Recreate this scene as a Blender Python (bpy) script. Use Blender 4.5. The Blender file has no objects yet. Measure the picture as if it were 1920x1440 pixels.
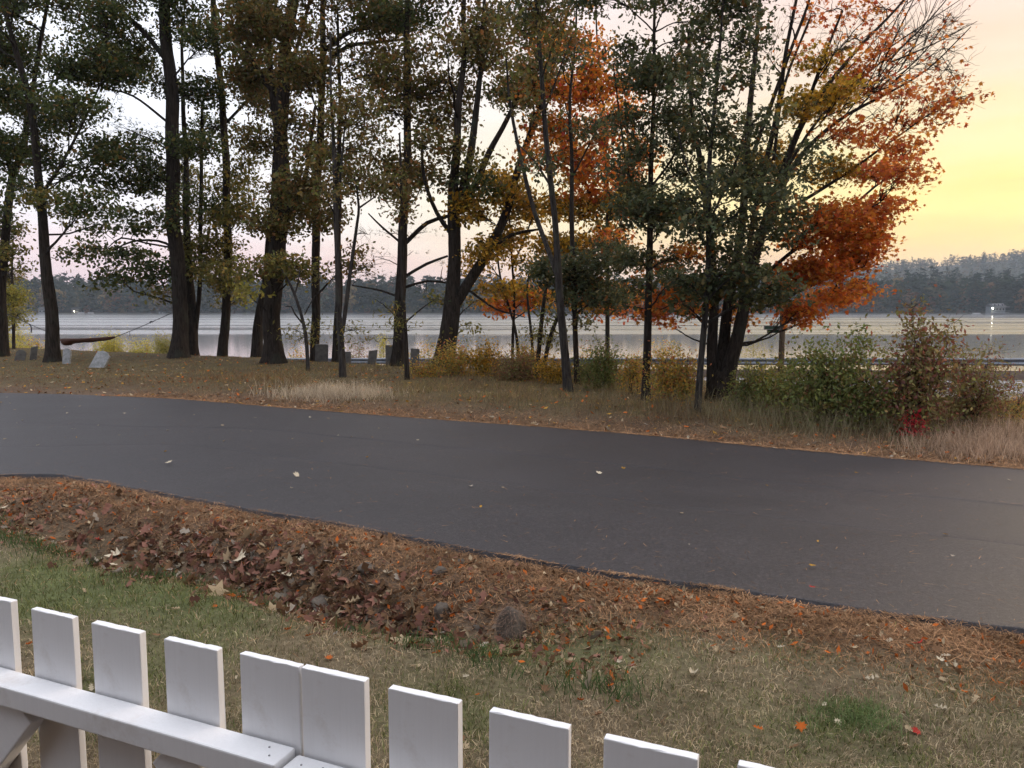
import bpy, bmesh, math, random
import numpy as np
from mathutils import Vector, Matrix

# ------------------------------------------------------------------ camera, sky, sun, exposure
SC = bpy.context.scene
COL = SC.collection
R = math.radians
FPX, TH, CAMZ = 1440.0, math.atan(144 / 1440), 2.0

cam = bpy.data.cameras.new("camera")
cam.sensor_width = 36.0
cam.lens = 36.0 * FPX / 1920
cam.clip_start, cam.clip_end = 0.05, 9000
camo = bpy.data.objects.new("camera", cam)
camo.location = (0, 0, CAMZ)
camo.rotation_euler = (math.pi / 2 - TH, 0, 0)
COL.objects.link(camo)
SC.camera = camo

SUN_AZ, SUN_EL = R(52), R(5)          # clockwise from the view direction (+Y)
world = bpy.data.worlds.new("World")
SC.world = world
world.use_nodes = True
wn, wl = world.node_tree.nodes, world.node_tree.links
wn.clear()


def N(nodes, kind, **kw):
    n = nodes.new(kind)
    for k, v in kw.items():
        if k == "inp":
            for i, val in v.items():
                n.inputs[i].default_value = val
        else:
            setattr(n, k, v)
    return n


def ramp(nodes, stops, interp="LINEAR"):
    n = nodes.new("ShaderNodeValToRGB")
    cr = n.color_ramp
    cr.interpolation = interp
    while len(cr.elements) < len(stops):
        cr.elements.new(0.5)
    for e, (p, c) in zip(cr.elements, stops):
        e.position = p
        e.color = (*c, 1) if len(c) == 3 else c
    return n


def build_sky():
    out = N(wn, "ShaderNodeOutputWorld")
    bg = N(wn, "ShaderNodeBackground", inp={1: 0.1})
    tc = N(wn, "ShaderNodeTexCoord")
    sep = N(wn, "ShaderNodeSeparateXYZ")
    wl.new(tc.outputs["Generated"], sep.inputs[0])

    def M(op, a, b=None, c=None, clamp=False):
        n = N(wn, "ShaderNodeMath", operation=op, use_clamp=clamp)
        for i, v in enumerate((a, b, c)):
            if v is None:
                continue
            if isinstance(v, (int, float)):
                n.inputs[i].default_value = v
            else:
                wl.new(v, n.inputs[i])
        return n.outputs[0]
    X, Y, Z = sep.outputs
    # cosine of the azimuth away from the sunrise
    h = M("SQRT", M("ADD", M("MULTIPLY", X, X), M("MULTIPLY", Y, Y)))
    h = M("MAXIMUM", h, 0.02)
    c = M("DIVIDE", M("ADD", M("MULTIPLY", X, math.sin(SUN_AZ)), M("MULTIPLY", Y, math.cos(SUN_AZ))), h)
    # thin streaked veil of cloud
    az = M("ARCTAN2", X, Y)
    comb = N(wn, "ShaderNodeCombineXYZ")
    wl.new(M("MULTIPLY", az, 2.2), comb.inputs[0])
    wl.new(M("MULTIPLY", Z, 17.0), comb.inputs[1])
    noi = N(wn, "ShaderNodeTexNoise", inp={"Scale": 1.6, "Detail": 6.0, "Roughness": 0.6, "Distortion": 0.5})
    wl.new(comb.outputs[0], noi.inputs["Vector"])
    streak = M("SUBTRACT", noi.outputs[0], 0.5)
    Zw = M("ADD", Z, M("MULTIPLY", streak, 0.10))
    Zw = M("MAXIMUM", Zw, 0.0)
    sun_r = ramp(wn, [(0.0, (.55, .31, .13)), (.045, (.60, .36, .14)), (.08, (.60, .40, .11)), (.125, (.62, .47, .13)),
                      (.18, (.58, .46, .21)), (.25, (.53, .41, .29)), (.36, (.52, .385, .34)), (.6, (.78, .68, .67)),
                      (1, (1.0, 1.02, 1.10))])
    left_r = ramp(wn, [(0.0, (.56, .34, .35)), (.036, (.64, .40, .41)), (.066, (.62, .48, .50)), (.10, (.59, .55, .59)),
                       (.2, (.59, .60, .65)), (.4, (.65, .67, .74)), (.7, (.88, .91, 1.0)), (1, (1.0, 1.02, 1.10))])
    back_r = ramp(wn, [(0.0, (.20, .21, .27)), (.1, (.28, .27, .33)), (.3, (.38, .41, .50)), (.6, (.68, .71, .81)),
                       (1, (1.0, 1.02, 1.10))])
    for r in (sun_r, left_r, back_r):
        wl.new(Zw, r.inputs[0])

    def smooth(v, a, b):
        n = N(wn, "ShaderNodeMapRange", interpolation_type="SMOOTHSTEP", inp={1: a, 2: b, 3: 0.0, 4: 1.0})
        wl.new(v, n.inputs[0])
        return n.outputs[0]

    def mix(f, a, b, blend="MIX"):
        n = N(wn, "ShaderNodeMix", data_type="RGBA", blend_type=blend)
        if isinstance(f, float):
            n.inputs[0].default_value = f
        else:
            wl.new(f, n.inputs[0])
        wl.new(a, n.inputs[6])
        wl.new(b, n.inputs[7])
        return n.outputs[2]
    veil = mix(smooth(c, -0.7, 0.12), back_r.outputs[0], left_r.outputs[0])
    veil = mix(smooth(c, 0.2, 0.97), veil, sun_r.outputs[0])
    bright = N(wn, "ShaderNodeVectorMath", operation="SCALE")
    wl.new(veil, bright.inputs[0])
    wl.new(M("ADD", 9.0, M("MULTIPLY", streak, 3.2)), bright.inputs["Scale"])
    sky = N(wn, "ShaderNodeTexSky", sky_type="NISHITA", sun_disc=False, sun_elevation=SUN_EL, sun_rotation=SUN_AZ,
            altitude=150, air_density=1.0, dust_density=1.5)
    sc = N(wn, "ShaderNodeVectorMath", operation="SCALE", inp={"Scale": 0.12})
    wl.new(sky.outputs[0], sc.inputs[0])
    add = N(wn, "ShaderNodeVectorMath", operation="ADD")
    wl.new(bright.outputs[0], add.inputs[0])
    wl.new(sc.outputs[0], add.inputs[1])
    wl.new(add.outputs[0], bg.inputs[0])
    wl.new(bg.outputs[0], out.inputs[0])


build_sky()
sun = bpy.data.lights.new("sun", "SUN")
sun.energy, sun.angle, sun.color = 1.0, R(14), (1.0, .78, .55)
suno = bpy.data.objects.new("sun", sun)
sd = Vector((math.sin(SUN_AZ) * math.cos(SUN_EL), math.cos(SUN_AZ) * math.cos(SUN_EL), math.sin(SUN_EL)))
suno.rotation_euler = sd.to_track_quat("Z", "Y").to_euler()
COL.objects.link(suno)

SC.view_settings.view_transform = "Standard"
SC.view_settings.look = "None"
SC.view_settings.exposure = 1.1
SC.view_settings.gamma = 1.0
SC.render.engine = "CYCLES"
SC.cycles.max_bounces = 6
SC.cycles.diffuse_bounces = 2
SC.cycles.glossy_bounces = 3
SC.cycles.transmission_bounces = 4
SC.cycles.volume_bounces = 0
SC.cycles.caustics_reflective = False
SC.cycles.caustics_refractive = False
SC.cycles.use_denoising = True
SC.cycles.denoiser = "OPENIMAGEDENOISE"

# ------------------------------------------------------------------ helpers
rng = np.random.default_rng(7)
random.seed(7)
sT, cT = math.sin(TH), math.cos(TH)


def ray(u, v):
    x, y = (u - 960) / FPX, (720 - v) / FPX
    return np.array([x, y * sT + cT, y * cT - sT])


def at(u, v, Y):                       # the point seen at a pixel, at distance Y down the view
    d = ray(u, v)
    return np.array([0, 0, CAMZ]) + d * (Y / d[1])


def on_z(u, v, z):
    d = ray(u, v)
    return np.array([0, 0, CAMZ]) + d * ((z - CAMZ) / d[2])


def sstep(a, b, x):
    t = np.clip((x - a) / (b - a), 0, 1)
    return t * t * (3 - 2 * t)


def _hash(ix, iy, seed):
    n = (ix.astype(np.int64) * 374761393 + iy.astype(np.int64) * 668265263 + seed * 1442695041) & 0x7fffffff
    n = ((n ^ (n >> 13)) * 1274126177) & 0x7fffffff
    return ((n ^ (n >> 16)) & 0xffff) / 65535.0


def vnoise(x, y, seed=0):
    x, y = np.asarray(x, float), np.asarray(y, float)
    ix, iy = np.floor(x), np.floor(y)
    fx, fy = x - ix, y - iy
    fx, fy = fx * fx * (3 - 2 * fx), fy * fy * (3 - 2 * fy)
    a, b = _hash(ix, iy, seed), _hash(ix + 1, iy, seed)
    c, d = _hash(ix, iy + 1, seed), _hash(ix + 1, iy + 1, seed)
    return (a * (1 - fx) + b * fx) * (1 - fy) + (c * (1 - fx) + d * fx) * fy


def fbm(x, y, seed=0, o=4):
    s, a, t = 0, .5, 0
    for i in range(o):
        s = s + a * vnoise(x * 2 ** i, y * 2 ** i, seed + i * 17)
        t += a
        a *= .55
    return s / t


def link(o, parent=None):
    COL.objects.link(o)
    if parent is not None:
        o.parent = parent
    return o


def tag(o, label=None, cat=None, group=None, kind=None):
    if label: o["label"] = label
    if cat: o["category"] = cat
    if group: o["group"] = group
    if kind: o["kind"] = kind
    return o


def empty(name, loc, rz=0):
    o = bpy.data.objects.new(name, None)
    o.empty_display_size = .2
    o.location = loc
    o.rotation_euler = (0, 0, rz)
    return link(o)


def mesh_np(name, V, polys, col=None, smooth=False, mat=None):
    """polys: list of (n,k) index arrays"""
    me = bpy.data.meshes.new(name)
    V = np.asarray(V, np.float32)
    me.vertices.add(len(V))
    me.vertices.foreach_set("co", V.ravel())
    idx = np.concatenate([np.asarray(p, np.int32).ravel() for p in polys])
    cnt = np.concatenate([np.full(len(p), p.shape[1], np.int32) for p in polys])
    me.loops.add(len(idx))
    me.loops.foreach_set("vertex_index", idx)
    me.polygons.add(len(cnt))
    st = np.concatenate([[0], np.cumsum(cnt)[:-1]]).astype(np.int32)
    me.polygons.foreach_set("loop_start", st)
    me.polygons.foreach_set("loop_total", cnt)
    if smooth:
        me.polygons.foreach_set("use_smooth", np.ones(len(cnt), bool))
    if col is not None:
        a = me.color_attributes.new("Col", "FLOAT_COLOR", "POINT")
        c = np.ones((len(V), 4), np.float32)
        c[:, :3] = col
        a.data.foreach_set("color", c.ravel())
    me.update(calc_edges=True)
    me.validate()
    if mat is not None:
        me.materials.append(mat)
    return me


class MB:
    """collects shapes and links them as one mesh object"""

    def __init__(self):
        self.bm = bmesh.new()

    def box(self, c, size, rot=None, bevel=0, wear=0):
        t = bmesh.new()
        bmesh.ops.create_cube(t, size=1)
        bmesh.ops.scale(t, vec=size, verts=t.verts)
        if bevel:
            bmesh.ops.bevel(t, geom=t.edges[:], offset=bevel, segments=2, affect="EDGES", profile=.6)
        if wear:
            bmesh.ops.subdivide_edges(t, edges=[e for e in t.edges if e.calc_length() > .05], cuts=9, use_grid_fill=True)
            for v in t.verts:
                v.co += Vector((random.gauss(0, wear), 0, random.gauss(0, wear)))
        m = Matrix.Translation(c)
        if rot is not None:
            m = m @ rot.to_4x4()
        self._add(t, m)
        return self

    def _add(self, t, m):
        me = bpy.data.meshes.new("t")
        t.to_mesh(me)
        t.free()
        me.transform(m)
        self.bm.from_mesh(me)
        bpy.data.meshes.remove(me)

    def cyl(self, a, b, r0, r1=None, seg=10):
        a, b = Vector(a), Vector(b)
        t = bmesh.new()
        bmesh.ops.create_cone(t, cap_ends=True, segments=seg, radius1=r0, radius2=r1 or r0, depth=(b - a).length)
        q = (b - a).to_track_quat("Z", "Y").to_matrix().to_4x4()
        self._add(t, Matrix.Translation((a + b) / 2) @ q)
        return self

    def prism(self, pts, depth, m=Matrix()):
        """outline (x,z) extruded along y by depth, centred"""
        t = bmesh.new()
        vs = [t.verts.new((x, -depth / 2, z)) for x, z in pts]
        f = t.faces.new(vs)
        r = bmesh.ops.extrude_face_region(t, geom=[f])
        bmesh.ops.translate(t, vec=(0, depth, 0), verts=[v for v in r["geom"] if isinstance(v, bmesh.types.BMVert)])
        bmesh.ops.recalc_face_normals(t, faces=t.faces[:])
        self._add(t, m)
        return self

    def build(self, name, mat, parent=None, smooth=False):
        me = bpy.data.meshes.new(name)
        self.bm.to_mesh(me)
        self.bm.free()
        me.materials.append(mat)
        if smooth:
            for p in me.polygons: p.use_smooth = True
        return link(bpy.data.objects.new(name, me), parent)


# ------------------------------------------------------------------ materials
def new_mat(name):
    m = bpy.data.materials.new(name)
    m.use_nodes = True
    nt = m.node_tree
    b = nt.nodes["Principled BSDF"]
    return m, nt.nodes, nt.links, b


def noisy(name, c1, c2, scale=5, rough=.7, bump=0.0, bscale=None, detail=6, stretch=(1, 1, 1), spec=.3, metal=0, coord="Object",
          dist=.02):
    m, n, l, b = new_mat(name)
    tc = N(n, "ShaderNodeTexCoord")
    mp = N(n, "ShaderNodeMapping")
    mp.inputs["Scale"].default_value = stretch
    l.new(tc.outputs[coord], mp.inputs[0])
    no = N(n, "ShaderNodeTexNoise", inp={"Scale": scale, "Detail": detail, "Roughness": .65})
    l.new(mp.outputs[0], no.inputs["Vector"])
    r = ramp(n, [(.3, c1), (.7, c2)])
    l.new(no.outputs[0], r.inputs[0])
    l.new(r.outputs[0], b.inputs["Base Color"])
    b.inputs["Roughness"].default_value = rough
    b.inputs["Specular IOR Level"].default_value = spec
    b.inputs["Metallic"].default_value = metal
    if bump:
        n2 = N(n, "ShaderNodeTexNoise", inp={"Scale": bscale or scale * 3, "Detail": 5.0})
        l.new(mp.outputs[0], n2.inputs["Vector"])
        bp = N(n, "ShaderNodeBump", inp={"Strength": bump, "Distance": dist})
        l.new(n2.outputs[0], bp.inputs["Height"])
        l.new(bp.outputs[0], b.inputs["Normal"])
    return m


def leaf_mat(name, trans=.5, rough=.55, spec=.25, matte=False):
    m, n, l, b = new_mat(name)
    if matte:
        n.remove(b)
        b = N(n, "ShaderNodeBsdfDiffuse")
    at_ = N(n, "ShaderNodeAttribute", attribute_name="Col")
    l.new(at_.outputs["Color"], b.inputs[0])
    if not matte:
        b.inputs["Roughness"].default_value = rough
        b.inputs["Specular IOR Level"].default_value = spec
    tr = N(n, "ShaderNodeBsdfTranslucent")
    l.new(at_.outputs["Color"], tr.inputs[0])
    mx = N(n, "ShaderNodeMixShader", inp={0: trans})
    l.new(b.outputs[0], mx.inputs[1])
    l.new(tr.outputs[0], mx.inputs[2])
    l.new(mx.outputs[0], n["Material Output"].inputs[0])
    return m


def bark_mat(name, c1, c2, c3):
    m, n, l, b = new_mat(name)
    tc = N(n, "ShaderNodeTexCoord")
    mp = N(n, "ShaderNodeMapping")
    mp.inputs["Scale"].default_value = (13, 13, 1.5)
    l.new(tc.outputs["Object"], mp.inputs[0])
    no = N(n, "ShaderNodeTexNoise", inp={"Scale": 1.6, "Detail": 8.0, "Roughness": .7, "Distortion": .6})
    l.new(mp.outputs[0], no.inputs["Vector"])
    r = ramp(n, [(.38, c1), (.58, c2)])
    l.new(no.outputs[0], r.inputs[0])
    n3 = N(n, "ShaderNodeTexNoise", inp={"Scale": 1.7, "Detail": 4.0})
    l.new(tc.outputs["Object"], n3.inputs["Vector"])
    r3 = ramp(n, [(.55, (0, 0, 0)), (.72, (1, 1, 1))])
    l.new(n3.outputs[0], r3.inputs[0])
    mx = N(n, "ShaderNodeMix", data_type="RGBA")
    l.new(r3.outputs[0], mx.inputs[0])
    l.new(r.outputs[0], mx.inputs[6])
    mx.inputs[7].default_value = (*c3, 1)
    l.new(mx.outputs[2], b.inputs["Base Color"])
    b.inputs["Roughness"].default_value = .9
    b.inputs["Specular IOR Level"].default_value = .15
    bp = N(n, "ShaderNodeBump", inp={"Strength": 1.0, "Distance": .09})
    l.new(no.outputs[0], bp.inputs["Height"])
    l.new(bp.outputs[0], b.inputs["Normal"])
    return m


M = {}
M["leaf"] = leaf_mat("leaf")
M["needle"] = leaf_mat("needle", .2)
M["grass"] = leaf_mat("grass", .35, matte=True)
M["litter"] = leaf_mat("litter", .15, matte=True)
M["farleaf"] = leaf_mat("far_foliage", .1, matte=True)
M["bark"] = bark_mat("bark", (.012, .009, .007), (.050, .038, .030), (.045, .048, .036))
M["bark_grey"] = bark_mat("grey_bark", (.020, .017, .015), (.070, .060, .053), (.075, .08, .062))
M["stone"] = noisy("gravestone", (.07, .065, .06), (.15, .14, .125), 7, .9, .3, 30)
M["stone_pale"] = noisy("pale_gravestone", (.15, .155, .15), (.36, .36, .36), 9, .85, .3, 30)
M["rock"] = noisy("field_rock", (.05, .04, .032), (.15, .122, .095), 9, .95, .9, 25)
M["steel"] = noisy("galvanised_steel", (.11, .12, .135), (.20, .215, .235), 3, .38, .1, 20, metal=.75, spec=.5)
M["post_wood"] = noisy("post_wood", (.05, .035, .022), (.12, .085, .055), 6, .85, .4, 14, stretch=(6, 6, .8))
def paint_mat():
    m, n, l, b = new_mat("white_paint")
    tc = N(n, "ShaderNodeTexCoord")
    mp = N(n, "ShaderNodeMapping")
    mp.inputs["Scale"].default_value = (60, 60, 2.5)
    l.new(tc.outputs["Object"], mp.inputs[0])
    gr = N(n, "ShaderNodeTexNoise", inp={"Scale": 2.0, "Detail": 6.0, "Roughness": .7})
    l.new(mp.outputs[0], gr.inputs["Vector"])
    di = N(n, "ShaderNodeTexNoise", inp={"Scale": 6.0, "Detail": 6.0, "Roughness": .75})
    l.new(tc.outputs["Object"], di.inputs["Vector"])
    r1 = ramp(n, [(.25, (.85, .85, .86)), (.6, (.89, .89, .90))])
    l.new(gr.outputs[0], r1.inputs[0])
    r2 = ramp(n, [(.56, (1, 1, 1)), (.70, (.86, .83, .80)), (.78, (.66, .60, .55))])
    l.new(di.outputs[0], r2.inputs[0])
    mx = N(n, "ShaderNodeMix", data_type="RGBA", blend_type="MULTIPLY", inp={0: 1.0})
    l.new(r1.outputs[0], mx.inputs[6])
    l.new(r2.outputs[0], mx.inputs[7])
    l.new(mx.outputs[2], b.inputs["Base Color"])
    b.inputs["Roughness"].default_value = .5
    b.inputs["Specular IOR Level"].default_value = .35
    bp = N(n, "ShaderNodeBump", inp={"Strength": .5, "Distance": .0015})
    l.new(gr.outputs[0], bp.inputs["Height"])
    l.new(bp.outputs[0], b.inputs["Normal"])
    return m


M["paint"] = paint_mat()
M["edge_paint"] = noisy("road_line_paint", (.55, .55, .55), (.75, .75, .74), 12, .7)
M["tarp"] = noisy("brown_tarp", (.05, .02, .012), (.10, .04, .022), 5, .6, .4, 12)
M["rope"] = noisy("rope", (.05, .05, .055), (.10, .10, .10), 30, .9)
M["sign_green"] = noisy("sign_green", (.008, .03, .018), (.015, .05, .03), 4, .5)
M["sign_back"] = noisy("sign_aluminium", (.12, .12, .12), (.2, .2, .2), 4, .4, metal=.6)
M["house_wall"] = noisy("house_siding", (.13, .14, .15), (.18, .19, .20), .8, .8)
M["house_brown"] = noisy("brown_siding", (.12, .10, .08), (.18, .15, .12), .8, .8)
M["house_roof"] = noisy("house_roof", (.05, .05, .055), (.09, .09, .09), 1, .9)
M["glass"] = noisy("window_glass", (.02, .025, .03), (.03, .035, .04), 1, .08, spec=.6)
M["dock"] = noisy("dock_white", (.28, .28, .29), (.36, .36, .36), 1, .6)
M["flag_white"] = noisy("flag_white", (.6, .58, .56), (.7, .68, .66), 10, .8)
M["flag_red"] = noisy("flag_red", (.35, .03, .04), (.42, .05, .05), 10, .8)
M["flag_blue"] = noisy("flag_blue", (.02, .03, .14), (.03, .04, .18), 10, .8)
lm, ln, ll, lb = new_mat("lamp_glow")
lb.inputs["Emission Color"].default_value = (1, .93, .75, 1)
lb.inputs["Emission Strength"].default_value = 45
M["lamp"] = lm

# ------------------------------------------------------------------ terrain
A26 = R(26)
RT = np.array([math.cos(A26), -math.sin(A26)])     # along the side road, towards the right
RN = np.array([math.sin(A26), math.cos(A26)])      # across it, away from the camera
NEAR_PX = [(120, 890), (310, 925), (450, 951), (600, 975), (740, 1001), (860, 1025), (1000, 1050), (1150, 1075), (1400, 1110),
           (1650, 1150), (1920, 1182)]
FAR_PX = [(0, 737), (150, 740), (330, 748), (500, 762), (700, 778), (960, 797), (1200, 815), (1450, 840), (1700, 862), (1920, 880)]


def st_list(px):
    p = np.array([on_z(u, v, 0)[:2] for u, v in px])
    return p @ RT, p @ RN


nt_, ns_ = st_list(NEAR_PX)
ft_, fs_ = st_list(FAR_PX)
nt_ = np.concatenate([[-60, nt_[0] - 6, nt_[0] - 2.6, nt_[0] - 1.0, nt_[0] - .5], nt_, [60]])
ns_ = np.concatenate([[0.5, 1.5, 3.6, 5.15, 5.6], ns_, [5.6]])
ft_ = np.concatenate([[-60, -30], ft_, [60]])
fs_ = np.concatenate([[6.5, 9.6], fs_, [11.0]])


def road_near(t): return np.interp(t, nt_, ns_)
def road_far(t): return np.interp(t, ft_, fs_)


def guard_y(x): return np.interp(x, [-120, -60, -15, -2, 20, 60, 200], [94, 64, 42, 36, 28, 13.5, -30])
def hw_z(x): return np.interp(x, [-60, -15, -2, 20, 60], [-3.0, -1.54, -1.14, -0.61, -0.45])
def hw_w(x): return np.interp(x, [-30, -15, 0, 10, 20, 40], [7.5, 7.8, 8.2, 9.6, 11.2, 12])


LAKE_Z = -3.8


def far_shore_y(x):
    return 600 - 45 * sstep(250, 480, x) + 16 * (fbm(x * .006, 0 * x, 5) - .5) + 10 * np.sin(x * .011)


def terrain(x, y):
    x, y = np.asarray(x, float), np.asarray(y, float)
    t, s = x * RT[0] + y * RT[1], x * RN[0] + y * RN[1]
    sn, sf = road_near(t), road_far(t)
    z = np.full(np.broadcast(x, y).shape, -.045)
    # bank by the ditch, then the ditch itself
    dc = (s - (sn - 1.1)) / .36
    along = sstep(-8.2, -6.0, t) * (1 - sstep(-3.2, -1.2, t))
    z = z - .36 * np.exp(-dc * dc) * along
    z = z + .05 * sstep(sn - 3.2, sn - 1.8, s) * (s < sn) * 0
    inroad = sstep(sn - .03, sn + .12, s) * (1 - sstep(sf - .12, sf + .03, s))
    z = z + .15 * sstep(sf + .3, sf + 2.5, s) + .12 * sstep(21, 30, y) * sstep(-1, -9, x)
    z = z - .22 * sstep(13.5, 18, y) * sstep(3.5, 8, x)
    z = z + (.06 * (fbm(x * .9, y * .9, 3) - .5) + .03 * (fbm(x * 4, y * 4, 9) - .5)) * (1 - inroad)
    bank = sstep(sn - 2.0, sn - 1.2, s) * (1 - sstep(sn - .35, sn - .1, s)) * (1 - sstep(-2.5, 0, t)) * (y < 14)
    z = z + bank * .13 * (fbm(x * 3.1, y * 3.1, 13) - .5)
    z = z * (1 - inroad) - .07 * inroad
    d = (y - guard_y(x)) * .92
    zh, w = hw_z(x), hw_w(x)
    b = sstep(0, 3.0, -w - d)
    z = zh - .05 + (z - zh + .05) * b
    drop = sstep(.7, 8, d)
    z = np.where(d > -w, zh - .05 - drop * (zh + 5.4), z)
    # the far shore and its hills
    fy = far_shore_y(x)
    zf = -5.6 + 5.0 * sstep(-6, 22, y - fy) + 9 * sstep(10, 160, y - fy)
    hill = 140 * np.exp(-((x - 1520) / 740) ** 2 - ((y - 1480) / 430) ** 2)
    hill = hill + 34 * np.exp(-((x - 520) / 330) ** 2 - ((y - 1500) / 300) ** 2)
    hill = hill + 15 * np.exp(-((x - 420) / 190) ** 2 - ((y - 760) / 110) ** 2) * sstep(0, 60, y - fy)
    hill = hill * (1 + .12 * (fbm(x * .01, y * .01, 2) - .5))
    zf = zf + hill * sstep(20, 200, y - fy)
    return np.where(y > 300, zf, z)


def tz(x, y): return float(terrain(np.array([x]), np.array([y]))[0])


def GT(u, v):
    """where the line of sight through a pixel meets the ground"""
    d = ray(u, v)
    t = np.linspace(2.5, 60, 6000)
    p = np.array([0, 0, CAMZ]) + t[:, None] * d
    h = p[:, 2] - terrain(p[:, 0], p[:, 1])
    ok = (p[:, 1] - guard_y(p[:, 0])) * .92 < -hw_w(p[:, 0]) - 1.6
    p, h = p[ok], h[ok]
    k = np.argmax(h < 0) if (h < 0).any() else int(np.argmin(h))
    return p[k]


def lerp(a, b, f): return np.asarray(a) + (np.asarray(b) - np.asarray(a)) * f


GREEN_PX = [(60, 1070, .5), (200, 1090, .6), (330, 1125, .5), (450, 1140, .45), (1090, 1185, .5), (1600, 1345, .15), (1560, 1370, .10),
            (960, 1195, .3), (760, 1175, .25), (850, 1330, .35), (1480, 1205, .3), (250, 1240, .5), (1700, 1420, .14), (60, 1140, .6)]
GREEN_C = [(on_z(u, v, -.05)[:2], r) for u, v, r in GREEN_PX]


def lawn_green(x, y):
    g = .12 + .6 * (fbm(x * 1.1 + 3, y * 1.1, 21) - .5) * 2
    for (c, r) in GREEN_C:
        g = g + .55 * np.exp(-((x - c[0]) ** 2 + (y - c[1]) ** 2) / (r * r))
    return np.clip(g, 0, 1)


def ground_zones(x, y):
    t, s = x * RT[0] + y * RT[1], x * RN[0] + y * RN[1]
    sn, sf = road_near(t), road_far(t)
    return t, s, sn, sf


def ground_col(x, y):
    """real soil, turf and litter colours"""
    t, s, sn, sf = ground_zones(x, y)
    nz = fbm(x * 2.2, y * 2.2, 31)
    n2 = fbm(x * 7, y * 7, 37)
    g = lawn_green(x, y)[:, None]
    lawn = lerp(np.array([.115, .085, .055]), np.array([.085, .095, .04]), g)
    needle = lerp(np.array([.075, .052, .036]), np.array([.13, .088, .058]), nz[:, None])
    lw = 1 - sstep(-3.5, -.5, t)
    f = (sstep(sn - .9 - .9 * lw, sn - .25 - .35 * lw, s + .5 * (nz - .5)) * (s < sf))[:, None]
    c = lerp(lawn, needle, f)
    verge = lerp(np.array([.075, .05, .03]), np.array([.085, .072, .033]), nz[:, None])
    vn = (1 - sstep(sf + .5, sf + 2.4, s + 1.2 * (nz - .5)))[:, None]
    verge = lerp(verge, needle, vn)
    c = np.where((s > sf)[:, None], verge, c)
    d = (y - guard_y(x)) * .92
    gravel = np.array([.16, .13, .11])
    c = np.where((d > -hw_w(x) - .6)[:, None], gravel, c)
    c = np.where((y > 300)[:, None], np.array([.035, .035, .022]), c)
    return c * (.85 + .9 * n2)[:, None]


def build_ground():
    def axis(parts):
        return np.unique(np.round(np.concatenate([np.arange(a, b, s) for a, b, s in parts]), 3))
    xs = axis([(-3000, -400, 130), (-400, -60, 34), (-60, -22, 3), (-22, 22, .24), (22, 60, 3), (60, 400, 34), (400, 2600, 60),
               (2600, 3200, 200)])
    ys = axis([(-600, -20, 145), (-20, 2.4, 2.5), (2.4, 9, .11), (9, 20, .25), (20, 50, .5), (50, 60, 2.5), (60, 520, 75), (520, 720, 14),
               (720, 2000, 55), (2000, 4000, 300)])
    X, Y = np.meshgrid(xs, ys)
    x, y = X.ravel(), Y.ravel()
    V = np.c_[x, y, terrain(x, y)]
    nx, ny = len(xs), len(ys)
    i = (np.arange(ny - 1)[:, None] * nx + np.arange(nx - 1)[None]).ravel()
    Q = np.c_[i, i + 1, i + 1 + nx, i + nx]
    m, n, l, b = new_mat("ground_soil")
    a_ = N(n, "ShaderNodeAttribute", attribute_name="Col")
    tc = N(n, "ShaderNodeTexCoord")
    no = N(n, "ShaderNodeTexNoise", inp={"Scale": 24.0, "Detail": 8.0, "Roughness": .7})
    l.new(tc.outputs["Object"], no.inputs["Vector"])
    r = ramp(n, [(.25, (.45, .45, .45)), (.75, (1.5, 1.5, 1.5))])
    l.new(no.outputs[0], r.inputs[0])
    mx = N(n, "ShaderNodeMix", data_type="RGBA", blend_type="MULTIPLY", inp={0: 1.0})
    l.new(a_.outputs["Color"], mx.inputs[6])
    l.new(r.outputs[0], mx.inputs[7])
    l.new(mx.outputs[2], b.inputs["Base Color"])
    b.inputs["Roughness"].default_value = .95
    b.inputs["Specular IOR Level"].default_value = .1
    bp = N(n, "ShaderNodeBump", inp={"Strength": .6, "Distance": .03})
    l.new(no.outputs[0], bp.inputs["Height"])
    l.new(bp.outputs[0], b.inputs["Normal"])
    me = mesh_np("ground", V, [Q], ground_col(x, y), True, m)
    tag(link(bpy.data.objects.new("ground", me)), "leaf strewn ground running from lawn to lake shore", kind="structure")


build_ground()


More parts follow.
